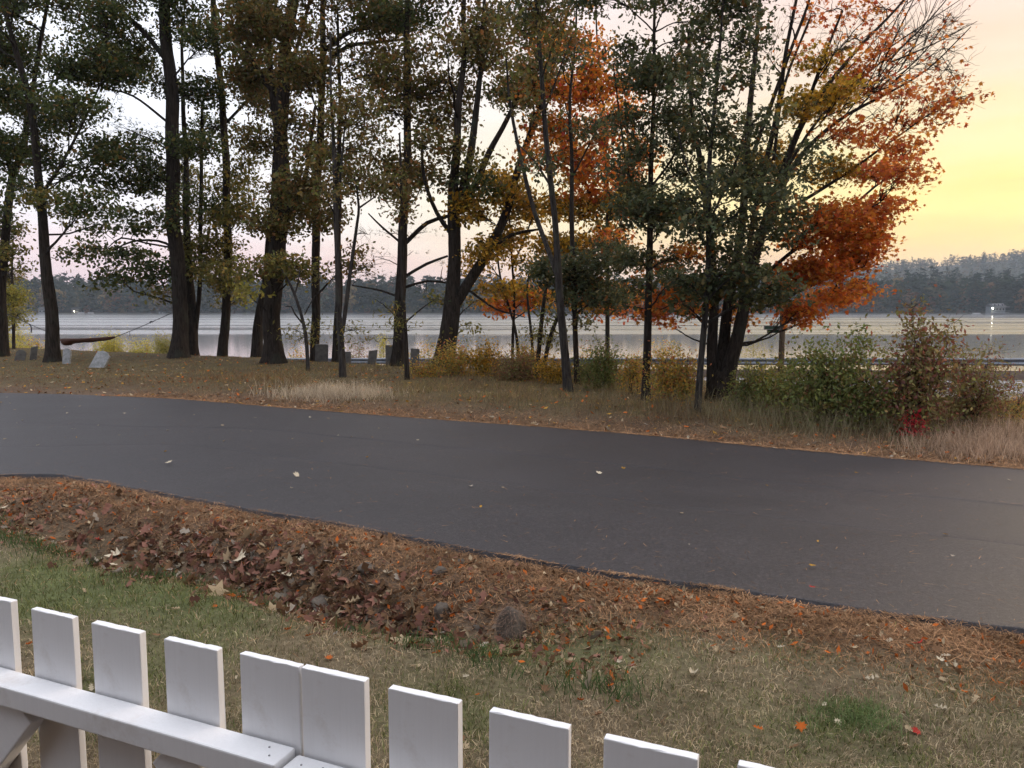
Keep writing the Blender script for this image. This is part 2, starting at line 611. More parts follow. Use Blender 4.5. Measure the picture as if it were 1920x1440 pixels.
def asphalt(name, c1, c2, rough):
    m, n, l, b = new_mat(name)
    tc = N(n, "ShaderNodeTexCoord")
    fine = N(n, "ShaderNodeTexNoise", inp={"Scale": 34.0, "Detail": 7.0, "Roughness": .92})
    l.new(tc.outputs["Object"], fine.inputs["Vector"])
    mp = N(n, "ShaderNodeMapping")
    mp.inputs["Rotation"].default_value = (0, 0, A26)
    mp.inputs["Scale"].default_value = (.6, 1.0, 1)
    l.new(tc.outputs["Object"], mp.inputs[0])
    big = N(n, "ShaderNodeTexNoise", inp={"Scale": 1.1, "Detail": 5.0, "Roughness": .6})
    l.new(mp.outputs[0], big.inputs["Vector"])
    r = ramp(n, [(.3, c1), (.72, c2)])
    l.new(big.outputs[0], r.inputs[0])
    rf = ramp(n, [(.36, (.35, .35, .35)), (.52, (1.0, 1.0, 1.0)), (.62, (2.6, 2.5, 2.4))])
    l.new(fine.outputs[0], rf.inputs[0])
    mx = N(n, "ShaderNodeMix", data_type="RGBA", blend_type="MULTIPLY", inp={0: 1.0})
    l.new(r.outputs[0], mx.inputs[6])
    l.new(rf.outputs[0], mx.inputs[7])
    l.new(mx.outputs[2], b.inputs["Base Color"])
    rr = N(n, "ShaderNodeMapRange", inp={1: .3, 2: .7, 3: rough - .03, 4: rough + .03})
    l.new(big.outputs[0], rr.inputs[0])
    l.new(rr.outputs[0], b.inputs["Roughness"])
    b.inputs["Specular IOR Level"].default_value = .45
    bp = N(n, "ShaderNodeBump", inp={"Strength": .8, "Distance": .008})
    l.new(fine.outputs[0], bp.inputs["Height"])
    l.new(bp.outputs[0], b.inputs["Normal"])
    return m


M["asphalt"] = asphalt("fresh_asphalt", (.020, .0175, .020), (.031, .027, .029), .54)
M["asphalt_old"] = asphalt("worn_asphalt", (.11, .11, .115), (.16, .155, .16), .55)


def build_road():
    ts = np.concatenate([np.arange(-50, -16, 1.5), np.arange(-16, 12, .12), np.arange(12, 50, 1.5)])
    fr = np.concatenate([[0, .0], np.unique(np.concatenate([np.linspace(0.006, .994, 40), [.599, .604, .333, .338, .343]])), [1, 1]])
    V, Q = [], []
    jn = (fbm(ts * 2.0, ts * 0, 51) - .5) * .10 + (fbm(ts * 9, ts * 0, 53) - .5) * .035
    jf = (fbm(ts * 2.0, ts * 0 + 9, 55) - .5) * .12
    n, f = road_near(ts) + jn, road_far(ts) + jf
    for k, a in enumerate(fr):
        s = n + (f - n) * a
        p = ts[:, None] * RT + s[:, None] * RN
        z = .035 * np.sin(np.pi * a) - .0 + .01 * (fbm(p[:, 0] * .7, p[:, 1] * .7, 8) - .5)
        # a lapped paving joint: the far pass lies a little proud of the near one
        z = z + .006 * sstep(.60, .603, a) - .006 * np.exp(-((a - .338) / .004) ** 2)
        if k in (0, len(fr) - 1):
            z = z * 0 - .12
        V.append(np.c_[p, z])
    nt = len(ts)
    V = np.concatenate(V)
    for k in range(len(fr) - 1):
        i = np.arange(nt - 1) + k * nt
        Q.append(np.c_[i, i + 1, i + 1 + nt, i + nt])
    me = mesh_np("side_road", V, [np.concatenate(Q)], None, True, M["asphalt"])
    tag(link(bpy.data.objects.new("side_road", me)), "freshly paved dark asphalt road crossing in front of the trees", kind="structure")

    xs = np.arange(-60, 60.1, 1.0)
    V = []
    for d in (-1, -.99, -.6, -.3, -.02, -.01):
        y = guard_y(xs) + d * hw_w(xs) / .92 - (.7 if d > -.5 else 0) * 1.0
        z = hw_z(xs) + (.03 if -.995 < d < -.012 else -.25)
        V.append(np.c_[xs, y, z])
    V = np.concatenate(V)
    nt = len(xs)
    Q = np.concatenate([np.c_[np.arange(nt - 1) + k * nt, np.arange(nt - 1) + k * nt + 1, np.arange(nt - 1) + (k + 1) * nt + 1,
                              np.arange(nt - 1) + (k + 1) * nt] for k in range(5)])
    hw = link(bpy.data.objects.new("highway", mesh_np("highway", V, [Q], None, False, M["asphalt_old"])))
    tag(hw, "pale grey lakeside highway behind the bushes", kind="structure")

    def line(off, w, name):
        y0 = guard_y(xs) + off
        v = np.concatenate([np.c_[xs, y0, hw_z(xs) + .036], np.c_[xs, y0 + w, hw_z(xs) + .036]])
        i = np.arange(nt - 1)
        link(bpy.data.objects.new(name, mesh_np(name, v, [np.c_[i, i + 1, i + 1 + nt, i + nt]], None, False, M["edge_paint"])), hw)
    line(-2.0, .16, "edge_line")
    line(-5.0, .14, "centre_line")
    line(-5.35, .14, "centre_line")


build_road()


def build_lake():
    m, n, l, b = new_mat("lake_water")
    b.inputs["Base Color"].default_value = (.05, .06, .065, 1)
    b.inputs["IOR"].default_value = 1.333
    b.inputs["Specular IOR Level"].default_value = 1.0
    geo = N(n, "ShaderNodeNewGeometry")
    sep = N(n, "ShaderNodeSeparateXYZ")
    l.new(geo.outputs["Position"], sep.inputs[0])
    # wind-ruffled belt far out, dead calm water close in; the breeze leaves long streaks across the lake
    mp = N(n, "ShaderNodeMapping")
    mp.inputs["Scale"].default_value = (.0012, .032, 1)
    l.new(geo.outputs["Position"], mp.inputs[0])
    st = N(n, "ShaderNodeTexNoise", inp={"Scale": 1.0, "Detail": 5.0, "Roughness": .65, "Distortion": .4})
    l.new(mp.outputs[0], st.inputs["Vector"])
    belt = N(n, "ShaderNodeMapRange", interpolation_type="SMOOTHSTEP", inp={1: 155.0, 2: 172.0, 3: 0.0, 4: 1.0})
    wob = N(n, "ShaderNodeMath", operation="MULTIPLY_ADD", inp={1: 26.0, 2: -13.0})
    n2 = N(n, "ShaderNodeTexNoise", inp={"Scale": .012, "Detail": 3.0})
    l.new(geo.outputs["Position"], n2.inputs["Vector"])
    l.new(n2.outputs[0], wob.inputs[0])
    yy = N(n, "ShaderNodeMath", operation="ADD")
    l.new(sep.outputs[1], yy.inputs[0])
    l.new(wob.outputs[0], yy.inputs[1])
    l.new(yy.outputs[0], belt.inputs[0])
    sr = ramp(n, [(.40, (.0, .0, .0)), (.49, (.5, .5, .5)), (.57, (1, 1, 1))])
    l.new(st.outputs[0], sr.inputs[0])
    mul = N(n, "ShaderNodeMath", operation="MULTIPLY")
    l.new(belt.outputs[0], mul.inputs[0])
    l.new(sr.outputs[0], mul.inputs[1])
    rg = N(n, "ShaderNodeMapRange", inp={1: 0.0, 2: 1.0, 3: .075, 4: .30})
    l.new(mul.outputs[0], rg.inputs[0])
    l.new(rg.outputs[0], b.inputs["Roughness"])
    mp2 = N(n, "ShaderNodeMapping")
    mp2.inputs["Scale"].default_value = (.35, 1.6, 1)
    l.new(geo.outputs["Position"], mp2.inputs[0])
    wv = N(n, "ShaderNodeTexNoise", inp={"Scale": .8, "Detail": 2.0})
    l.new(mp2.outputs[0], wv.inputs["Vector"])
    bp = N(n, "ShaderNodeBump", inp={"Strength": .05, "Distance": .05})
    l.new(wv.outputs[0], bp.inputs["Height"])
    l.new(bp.outputs[0], b.inputs["Normal"])
    xs, ys = np.linspace(-2500, 2500, 26), np.concatenate([np.linspace(30, 300, 14), np.linspace(340, 900, 12)])
    X, Y = np.meshgrid(xs, ys)
    V = np.c_[X.ravel(), Y.ravel(), np.full(X.size, LAKE_Z)]
    nx, ny = len(xs), len(ys)
    i = (np.arange(ny - 1)[:, None] * nx + np.arange(nx - 1)[None]).ravel()
    me = mesh_np("lake", V, [np.c_[i, i + 1, i + 1 + nx, i + nx]], None, False, m)
    tag(link(bpy.data.objects.new("lake", me)), "still lake reflecting the pink and yellow dawn sky", kind="structure")


build_lake()

# ------------------------------------------------------------------ leaves: vectorised
T_OAK = np.array([(0, 0), (.28, .27), (.12, .44), (.31, .66), (0, 1), (-.31, .66), (-.12, .44), (-.28, .27)])
T_MAPLE = np.array([(0, 0), (.45, .12), (.2, .32), (.52, .62), (.16, .6), (0, 1), (-.16, .6), (-.52, .62), (-.2, .32), (-.45, .12)])
T_SIMPLE = np.array([(0, 0), (.24, .45), (0, 1), (-.24, .45)])
T_NARROW = np.array([(0, 0), (.13, .45), (0, 1), (-.13, .45)])
T_OAK3 = np.array([(0, 0), (.34, .42), (.14, 1), (-.2, .9), (-.3, .4)])
TEMPL = dict(oak3=T_OAK3, oak=T_OAK, maple=T_MAPLE, simple=T_SIMPLE, narrow=T_NARROW)

PAL = {
    "oak": [((.060, .080, .026), 5), ((.085, .10, .030), 3), ((.15, .125, .034), 1.4), ((.20, .11, .035), .4)],
    "darkoak": [((.065, .078, .036), 6), ((.095, .102, .044), 4), ((.14, .115, .04), 2), ((.24, .10, .03), .3)],
    "brown": [((.145, .105, .034), 4), ((.19, .125, .037), 2.5), ((.115, .118, .032), 4), ((.26, .12, .04), .8)],
    "olive": [((.18, .16, .04), 4), ((.12, .12, .034), 3), ((.26, .18, .04), 2)],
    "pine": [((.045, .065, .028), 5), ((.07, .085, .032), 2), ((.13, .10, .035), .5)],
    "orange": [((.62, .20, .030), 5), ((.55, .14, .022), 4), ((.62, .28, .04), 3), ((.45, .10, .04), 1.5)],
    "rust": [((.56, .16, .035), 5), ((.46, .10, .04), 3), ((.62, .22, .03), 4)],
    "redorange": [((.60, .19, .03), 5), ((.48, .08, .05), 1.0), ((.60, .28, .04), 5), ((.11, .08, .02), 1.5)],
    "gold": [((.48, .28, .03), 4), ((.34, .22, .03), 4), ((.55, .28, .03), 2), ((.12, .10, .02), 2)],
    "yellowgreen": [((.30, .27, .055), 4), ((.22, .21, .05), 4), ((.38, .30, .06), 2)],
    "yellow": [((.55, .44, .08), 4), ((.40, .38, .08), 3)],
    "maroon": [((.20, .085, .06), 3), ((.19, .145, .055), 4), ((.28, .10, .06), 1.5), ((.20, .19, .06), 4), ((.33, .22, .08), 1.2)],
    "shrubgreen": [((.13, .155, .046), 5), ((.20, .215, .06), 4), ((.21, .165, .05), 2), ((.20, .10, .05), .8)],
    "red": [((.55, .03, .045), 4), ((.42, .03, .04), 2)],
    "autumnmix": [((.60, .34, .06), 4), ((.38, .30, .07), 4), ((.42, .15, .07), 1.6), ((.22, .21, .06), 3)],
}


def pick(pal, n):
    p = PAL[pal]
    w = np.array([x[1] for x in p], float)
    k = rng.choice(len(p), n, p=w / w.sum())
    c = np.array([x[0] for x in p])[k]
    return c * rng.uniform(.7, 1.35, (n, 1)) * rng.uniform(.92, 1.08, (n, 3))


def rand_frames(n, upbias=.35, droop=.2):
    nrm = rng.normal(size=(n, 3)) + np.array([0, 0, upbias * 3])
    nrm /= np.linalg.norm(nrm, axis=1)[:, None]
    a = rng.normal(size=(n, 3)) + np.array([0, 0, -droop * 3])
    a -= nrm * (a * nrm).sum(1)[:, None]
    a /= np.linalg.norm(a, axis=1)[:, None]
    return np.cross(a, nrm), a, nrm        # side, along, normal


class Leaves:
    def __init__(self):
        self.parts = {}

    def add(self, C, size, kind, col, up=.35, droop=.2):
        C = np.asarray(C)
        n = len(C)
        if not n: return
        t = TEMPL[kind]
        s, a, nr = rand_frames(n, up, droop)
        L = (size * rng.uniform(.5, 1.4, n))[:, None, None]
        bend = -.35 * np.abs(t[:, 0]) - .18 * t[:, 1] ** 2
        V = C[:, None] + L * (t[None, :, 0, None] * s[:, None] + (t[None, :, 1, None] - .3) * a[:, None] + bend[None, :, None] * nr[:, None])
        self.parts.setdefault(len(t), []).append((V, np.repeat(col, len(t), axis=0)))

    def needles(self, C, D, size, col, nn=6, width=.0035):
        """tufts of needles, each fanned about its shoot direction"""
        n = len(C)
        C = np.repeat(C, nn, axis=0)
        D = np.repeat(D, nn, axis=0) + rng.normal(0, .55, (n * nn, 3))
        D /= np.linalg.norm(D, axis=1)[:, None]
        W = np.cross(D, rng.normal(size=D.shape))
        W /= np.linalg.norm(W, axis=1)[:, None] + 1e-9
        L = (size * rng.uniform(.7, 1.2, n * nn))[:, None]
        V = np.stack([C - W * width, C + W * width, C + D * L], 1)
        self.parts.setdefault(3, []).append((V, np.repeat(np.repeat(col, nn, axis=0), 3, axis=0)))

    def mesh(self, name, mat):
        V, P, Cc, o = [], [], [], 0
        for k, lst in self.parts.items():
            v = np.concatenate([x[0] for x in lst]).reshape(-1, 3)
            V.append(v)
            P.append((np.arange(len(v)) + o).reshape(-1, k))
            Cc.append(np.concatenate([x[1] for x in lst]))
            o += len(v)
        return mesh_np(name, np.concatenate(V), P, np.concatenate(Cc), False, mat)


class Tubes:
    def __init__(self):
        self.V, self.Q, self.n = [], [], 0

    def add(self, P, r, sides=6, rough=0.0, ovals=None):
        P, r = np.asarray(P, float), np.asarray(r, float)
        T = np.gradient(P, axis=0)
        T /= np.linalg.norm(T, axis=1)[:, None] + 1e-9
        ref = np.array([1., 0, 0]) if abs(T[:, 0]).max() < .9 else np.array([0, 1., 0])
        A = np.cross(T, ref)
        A /= np.linalg.norm(A, axis=1)[:, None] + 1e-9
        B = np.cross(T, A)
        th = np.arange(sides) * 2 * np.pi / sides
        rr = r[:, None] * np.ones(sides)
        if rough:
            lob = 1 + rough * np.sin(th[None] * 3 + P[:, 2:3] * .7 + rng.uniform(0, 6)) + rng.normal(0, rough * .6, (len(P), sides))
            rr = rr * lob
        if ovals is not None:
            rr = rr * ovals(th)
        V = P[:, None] + rr[..., None] * (np.cos(th)[None, :, None] * A[:, None] + np.sin(th)[None, :, None] * B[:, None])
        i = (np.arange(len(P) - 1)[:, None] * sides + np.arange(sides)[None])
        j = (np.arange(len(P) - 1)[:, None] * sides + (np.arange(sides)[None] + 1) % sides)
        Q = np.stack([i, j, j + sides, i + sides], -1).reshape(-1, 4) + self.n
        self.V.append(V.reshape(-1, 3))
        self.Q.append(Q)
        self.n += V.shape[0] * sides

    def mesh(self, name, mat):
        return mesh_np(name, np.concatenate(self.V), [np.concatenate(self.Q)], None, True, mat)


def smooth_line(P, r, step):
    """Catmull-Rom through the points, even steps"""
    P, r = np.asarray(P, float), np.asarray(r, float)
    Pe = np.vstack([2 * P[0] - P[1], P, 2 * P[-1] - P[-2]])
    out, ro = [], []
    for i in range(len(P) - 1):
        p0, p1, p2, p3 = Pe[i:i + 4]
        n = max(2, int(np.linalg.norm(p2 - p1) / step))
        for t in np.arange(n) / n:
            out.append(.5 * (2 * p1 + (p2 - p0) * t + (2 * p0 - 5 * p1 + 4 * p2 - p3) * t * t + (3 * p1 - p0 - 3 * p2 + p3) * t ** 3))
            ro.append(r[i] * (1 - t) + r[i + 1] * t)
    out.append(P[-1]); ro.append(r[-1])
    return np.array(out), np.array(ro)


def bough(a, b, n=7, lift=.0, jit=.05):
    t = np.linspace(0, 1, n)[:, None]
    L = np.linalg.norm(b - a)
    m = (a + b) / 2 + np.array([0, 0, lift * L]) + rng.normal(0, .08, 3) * L
    P = a * (1 - t) ** 2 + 2 * m * t * (1 - t) + b * t * t
    P[1:-1] += rng.normal(0, jit * L / n * 1.5, (n - 2, 3))
    return P


def fill(u0, u1, v0, v1, step, k, pal, kind="oak", L=.115, keep=.9, jit=.35, sq=.7):
    out = []
    for v in np.arange(v0 + step / 2, v1, step):
        for u in np.arange(u0 + step / 2, u1, step):
            if rng.random() < keep:
                out.append((u + rng.normal(0, jit) * step, v + rng.normal(0, jit) * step, step * rng.uniform(.55, .95), step * sq * rng.uniform(.5, .9),
                            k * rng.uniform(.55, 1.4), pal, kind, L))
    return out


TREE_STATS = []


def tree(name, label, base, stems, blobs, bark="bark", front=0.0, depth_spread=1.6, pine=False, group=None, cat="tree", twig=1.0, flare=.3, lift=.1,
         base_dY=0.0, sides=11, rough=.035, dens=None):
    g = GT(*base)
    Y = g[1] + base_dY
    x0 = at(base[0], base[1], Y)[0]
    org = np.array([x0, Y, tz(x0, Y)])
    wscale = 1.0 if cat == "sapling" else .78
    if dens is None: dens = 2.3 if Y < 22 else 2.38
    root = empty(name, org)
    tag(root, label, cat, group)
    wood, lv = Tubes(), Leaves()
    sk_p, sk_r = [], []
    for si, st in enumerate(stems):
        wand = rng.normal(0, .05, 2)
        yo = 0 if si == 0 else rng.normal(0, .25)
        P, r = [], []
        for k, (u, v, w) in enumerate(st):
            f = min(1, k / 2)
            p = at(u, v, Y + (yo * f if si else 0) + depth_spread * .25 * f * wand[0] * k)
            P.append(p)
            r.append(w * wscale * .5 * Y / FPX)
        P, r = np.array(P), np.array(r)
        if P[0][2] < org[2] + 1.2 and st[0][1] > 640:
            P[0][2] = tz(P[0][0], P[0][1]) - .25
        P, r = smooth_line(P, r, .22 if r[0] > .1 else .3)
        ph = rng.uniform(0, 6.28, 4)
        P[:, 0] += .35 * r.max() * (np.sin(P[:, 2] * .9 + ph[0]) * .5 + np.sin(P[:, 2] * 2.1 + ph[1]) * .25) * sstep(0, 2, P[:, 2] - org[2])
        P[:, 1] += .35 * r.max() * np.sin(P[:, 2] * .8 + ph[2]) * .5
        if si == 0 and flare:
            hgt = np.maximum(P[:, 2] - org[2], 0)
            r = r * (1 + flare * np.exp(-hgt / .22))
        wood.add(P - org, r, sides if r[0] > .05 else 7, rough)
        sk_p.append(P); sk_r.append(r)
    SP, SR = np.concatenate(sk_p), np.concatenate(sk_r)
    nleaf = 0
    for (u, v, ru, rv, k, pal, kind, L) in blobs:
        Yb = Y - front + rng.normal(0, 1) * depth_spread * .6
        if v < -30: k = k * .35
        Cc = at(u, v, Yb)
        Cc[2] = max(Cc[2], org[2] + .5)
        a, b = ru * Y / FPX, rv * Y / FPX
        area = math.pi * a * b
        hd = np.linalg.norm((SP - Cc)[:, :2], axis=1)
        tgt = Cc[2] - (.02 if pine else .45) * hd
        cost = hd + 1.6 * np.abs(SP[:, 2] - tgt) + np.where(SR < .012, 2, 0) + np.where(SP[:, 2] < org[2] + 1.0, 3, 0)
        j = int(np.argmin(cost))
        A = SP[j]
        mainP = bough(A, Cc, 8, lift if not pine else -.02)
        Ld = np.linalg.norm(Cc - A)
        r0 = min(SR[j] * .55, .010 + .012 * Ld)
        wood.add(mainP - org, np.linspace(r0, .006, 8), 5)
        if kind == "bare":
            ncl = int(max(5, 11 * k))
        elif kind == "needle":
            ncl = int(max(3, area * 16 * k))
        else:
            if kind in ("oak", "maple") and Y > 22: kind = "oak3"
            leaf_a = {"oak": .36, "oak3": .36, "maple": .42, "simple": .24, "narrow": .13}[kind] * L * L
            n = int(k * dens * area * 2.0 / leaf_a)
            ncl = max(2, int(n / 10))
        q = rng.normal(size=(ncl, 3))
        q /= np.linalg.norm(q, axis=1)[:, None]
        q *= rng.uniform(.15, 1, (ncl, 1)) ** .5
        cl = Cc + q * np.array([a, max(.5, a * .85), b])
        tp = mainP[rng.integers(3, 8, ncl)]
        # fine boughs: one in three clusters hangs on a drawn shoot, the others on twigs from it
        for i in range(ncl):
            if rng.random() < .36 * twig or kind == "bare":
                tw = bough(tp[i], cl[i], 5, .06, .12)
                wood.add(tw - org, np.linspace(.007 if kind != "bare" else .005, .0025, 5) * (1 + Y / 60), 3)
                if kind == "bare":
                    for _ in range(3):
                        s0 = tw[rng.integers(1, 5)]
                        e = s0 + (tw[-1] - tw[0]) * rng.uniform(.2, .5) + rng.normal(0, .12, 3)
                        wood.add(bough(s0, e, 4, 0, .1) - org, np.linspace(.0035, .0018, 4), 3)
        if kind == "needle":
            per = 5
            C2 = np.repeat(cl, per, axis=0) + rng.normal(0, 1, (ncl * per, 3)) * np.array([.17, .17, .05])
            D = (C2 - A) * np.array([1, 1, .2])
            D /= np.linalg.norm(D, axis=1)[:, None] + 1e-9
            D[:, 2] += .25
            lv.needles(C2 - org, D, L, pick(pal, len(C2)), 7, .0042)
            nleaf += len(C2) * 7
        elif kind != "bare":
            idx = rng.integers(0, ncl, n)
            C2 = cl[idx] + rng.normal(0, 1, (n, 3)) * np.array([.25, .25, .12]) * (L / .13)
            base_c = pick(pal, n) * (rng.uniform(.75, 1.3, ncl)[idx])[:, None]
            lv.add(C2 - org, L, kind, base_c, .4, .25)
            nleaf += n
        elif k > .9:
            n = int(ncl * 1.5)
            C2 = cl[rng.integers(0, ncl, n)] + rng.normal(0, .08, (n, 3))
            lv.add(C2 - org, .085, "maple", pick(pal, n), .3, .4)
    link(bpy.data.objects.new("trunk", wood.mesh("trunk", M[bark])), root)
    if lv.parts:
        link(bpy.data.objects.new("crown", lv.mesh("crown", M["leaf"])), root)
    TREE_STATS.append((name, round(Y, 1), nleaf, sum(len(q) for q in wood.Q)))
    return root


# ------------------------------------------------------------------ the near trees, left to right
def build_trees():
    F = fill
    tree("oak_tree", "dark oak at the left picture edge that the hammock rope is tied to", (3, 668),
         [[(3, 668, 30), (5, 600, 23), (6, 520, 20), (9, 460, 19), (20, 330, 17), (42, 285, 15), (58, 200, 11), (80, 60, 8), (95, -120, 5)],
          [(20, 330, 10), (5, 260, 9), (-30, 160, 7), (-60, 0, 4)]],
         F(-160, 130, -240, 120, 72, .55, "oak") + F(-120, 110, 120, 330, 70, .6, "oak") + F(-110, 30, 330, 470, 60, .5, "oak")
         + [(20, 430, 30, 18, .7, "olive", "oak", .12), (15, 470, 30, 18, .7, "olive", "oak", .12), (50, 500, 22, 9, .5, "olive", "oak", .12)])
    tree("small_maple", "small yellow green leafy tree beside the left picture edge", (26, 662),
         [[(26, 662, 8), (25, 600, 7), (22, 520, 5), (24, 450, 3)]],
         [(15, 555, 32, 25, .9, "yellowgreen", "simple", .11), (30, 590, 22, 16, .8, "yellowgreen", "simple", .11), (10, 515, 30, 22, .7, "olive", "simple", .11),
          (5, 610, 20, 14, .8, "yellowgreen", "simple", .11), (40, 565, 12, 10, .6, "yellowgreen", "simple", .11)], base_dY=2.5, flare=0)
    tree("maple_tree", "slim dark maple rising in front of the brown hammock between pale gravestones", (97, 679),
         [[(97, 679, 36), (97, 640, 31), (93, 560, 27), (88, 480, 23), (77, 367, 19), (62, 267, 17), (50, 167, 15), (33, 100, 12), (17, 33, 10), (0, -120, 6)],
          [(77, 367, 9), (120, 300, 7), (160, 220, 5), (200, 130, 3)], [(92, 440, 5), (130, 438, 4), (170, 425, 3), (190, 420, 2)]],
         F(-60, 230, -260, 60, 74, .55, "oak") + F(10, 200, 60, 260, 64, .70, "oak") + F(30, 190, 260, 360, 58, .60, "oak")
         + F(60, 170, 350, 410, 50, .5, "olive") + [(190, 300, 50, 25, .6, "oak", "oak", .13), (150, 330, 45, 20, .6, "oak", "oak", .13)], flare=.35)
    tree("tall_pine", "tallest thick dark trunk with the hammock rope's other end tied to it", (335, 670),
         [[(335, 670, 42), (336, 600, 35), (332, 500, 33), (326, 350, 31), (320, 200, 29), (312, 60, 26), (305, -100, 20), (300, -330, 9)],
          [(318, 120, 12), (270, 60, 11), (225, 20, 9), (160, -20, 6)], [(322, 235, 6), (250, 180, 5), (190, 165, 3)]],
         F(180, 430, -330, 40, 80, .6, "oak") + F(170, 420, 40, 190, 66, .72, "oak") + F(190, 320, 180, 290, 60, .6, "pine", "needle", .13)
         + F(200, 330, 250, 400, 62, .6, "oak") + F(330, 400, 220, 420, 55, .55, "oak"), flare=.4)
    tree("oak_tree", "slender oak close behind the tall pine, its leafy boughs hanging over the hammock", (362, 668),
         [[(362, 668, 26), (359, 600, 24), (356, 520, 21), (350, 420, 16), (346, 300, 12), (344, 150, 8), (343, 30, 5)],
          [(366, 620, 12), (374, 540, 10), (377, 400, 9), (378, 190, 7)], [(356, 500, 7), (310, 456, 6), (250, 452, 5), (215, 468, 3)],
          [(354, 470, 5), (270, 455, 4), (228, 446, 4), (205, 462, 2)]],
         [(180, 425, 42, 16, .55, "oak", "oak", .15), (170, 470, 45, 20, .65, "oak", "oak", .15), (240, 480, 50, 22, .75, "oak", "oak", .15),
          (215, 515, 45, 16, .7, "oak", "oak", .15), (290, 510, 45, 24, .8, "oak", "oak", .15), (190, 538, 22, 8, .5, "oak", "oak", .15), (300, 550, 25, 14, .6, "olive", "oak", .15),
          (260, 430, 50, 16, .5, "oak", "oak", .15), (240, 400, 60, 20, .55, "oak", "oak", .15), (130, 480, 25, 12, .45, "oak", "oak", .14), (345, 500, 30, 30, .7, "oak", "oak", .14),
          (375, 480, 30, 40, .5, "olive", "oak", .14)]
         + F(330, 430, 330, 470, 55, .5, "olive"), base_dY=1.5, flare=.35, depth_spread=1.2)
    tree("pine_tree", "straight dark pine between the paired trunks and the broad brown leaved trunk", (414, 664),
         [[(414, 664, 25), (422, 590, 21), (426, 500, 19), (427, 400, 18), (424, 300, 17), (412, 160, 15), (402, 30, 13), (393, -150, 9), (390, -300, 5)],
          [(424, 230, 7), (470, 180, 6), (500, 130, 4)]],
         F(380, 520, -300, 60, 80, .5, "oak") + F(380, 480, 60, 200, 62, .65, "brown") + F(370, 500, 180, 270, 60, .55, "oak") + F(400, 500, 280, 380, 58, .4, "olive")
         + F(380, 470, 390, 520, 50, .75, "olive") + [(425, 540, 26, 14, .6, "olive", "oak", .13), (455, 556, 18, 10, .7, "yellowgreen", "oak", .13), (430, 565, 22, 9, .6, "olive", "oak", .13)],
         base_dY=1.0)
    tree("leaning_oak", "leaning black trunk half hidden behind the broad brown leaved trunk", (478, 668),
         [[(476, 668, 32), (485, 620, 25), (494, 550, 22), (503, 470, 18), (515, 350, 14), (522, 200, 9), (530, 60, 6)]],
         F(430, 530, 60, 300, 70, .4, "brown") + F(440, 530, -150, 60, 80, .4, "brown"), base_dY=2.0, flare=.35)
    tree("broad_oak", "broadest trunk of the left group, clothed in brown leaves", (515, 680),
         [[(514, 680, 58), (514, 640, 43), (516, 560, 39), (521, 440, 37), (527, 300, 34), (535, 160, 29), (545, 0, 23), (552, -180, 13), (556, -330, 7)],
          [(527, 300, 16), (512, 180, 14), (505, 60, 11), (490, -80, 7)], [(530, 430, 13), (556, 380, 12), (575, 320, 9), (590, 200, 6)],
          [(535, 150, 10), (565, 60, 8), (590, -40, 5)], [(525, 200, 8), (460, 90, 7), (420, 40, 5)]],
         F(440, 640, -320, 20, 84, .6, "brown") + F(470, 610, 20, 230, 62, .62, "brown") + F(490, 600, 230, 420, 54, .95, "brown") + F(500, 580, 400, 470, 50, .9, "olive")
         + F(480, 600, 470, 530, 46, .6, "olive") + [(530, 500, 40, 20, .8, "brown", "oak", .13), (470, 510, 26, 16, .7, "olive", "oak", .13), (460, 545, 22, 12, .8, "yellowgreen", "oak", .13)],
         flare=.3, sides=14, front=.9)
    tree("pine_tree", "straight dark trunk standing between the broad oak and the forked grey sapling", (590, 668),
         [[(588, 668, 23), (590, 600, 21), (593, 480, 20), (596, 350, 18), (600, 220, 16), (606, 90, 14), (610, -100, 9), (612, -280, 5)],
          [(606, 95, 11), (650, 62, 10), (700, 45, 7), (760, 10, 5)], [(604, 125, 9), (650, 88, 9), (720, 78, 7), (780, 72, 5)]],
         F(580, 760, -300, 10, 84, .5, "oak") + F(600, 740, 0, 90, 62, .5, "oak") + F(560, 640, 90, 240, 60, .5, "brown") + F(590, 690, 170, 330, 58, .45, "brown")
         + F(560, 650, 330, 480, 54, .65, "brown") + [(600, 510, 36, 14, .7, "pine", "needle", .13), (640, 500, 36, 10, .7, "pine", "needle", .13), (590, 620, 10, 22, .6, "olive", "narrow", .13)],
         base_dY=1.0)
    tree("bent_sapling", "thin bent sapling with bare upper twigs before the broad oak", (578, 695),
         [[(578, 695, 7), (575, 650, 7), (570, 612, 6.5), (560, 575, 5.5), (547, 540, 5), (528, 505, 3)], [(553, 555, 3.5), (560, 525, 3), (563, 500, 2)],
          [(568, 608, 3), (552, 588, 3), (546, 575, 2.5), (535, 575, 1.8)], [(571, 590, 2.5), (590, 555, 2.2), (605, 545, 1.5)]],
         [(555, 620, 12, 14, .5, "olive", "narrow", .14), (598, 600, 6, 14, .3, "olive", "narrow", .13), (560, 640, 10, 10, .3, "olive", "narrow", .13)],
         bark="bark_grey", flare=.2, depth_spread=.4, cat="sapling")
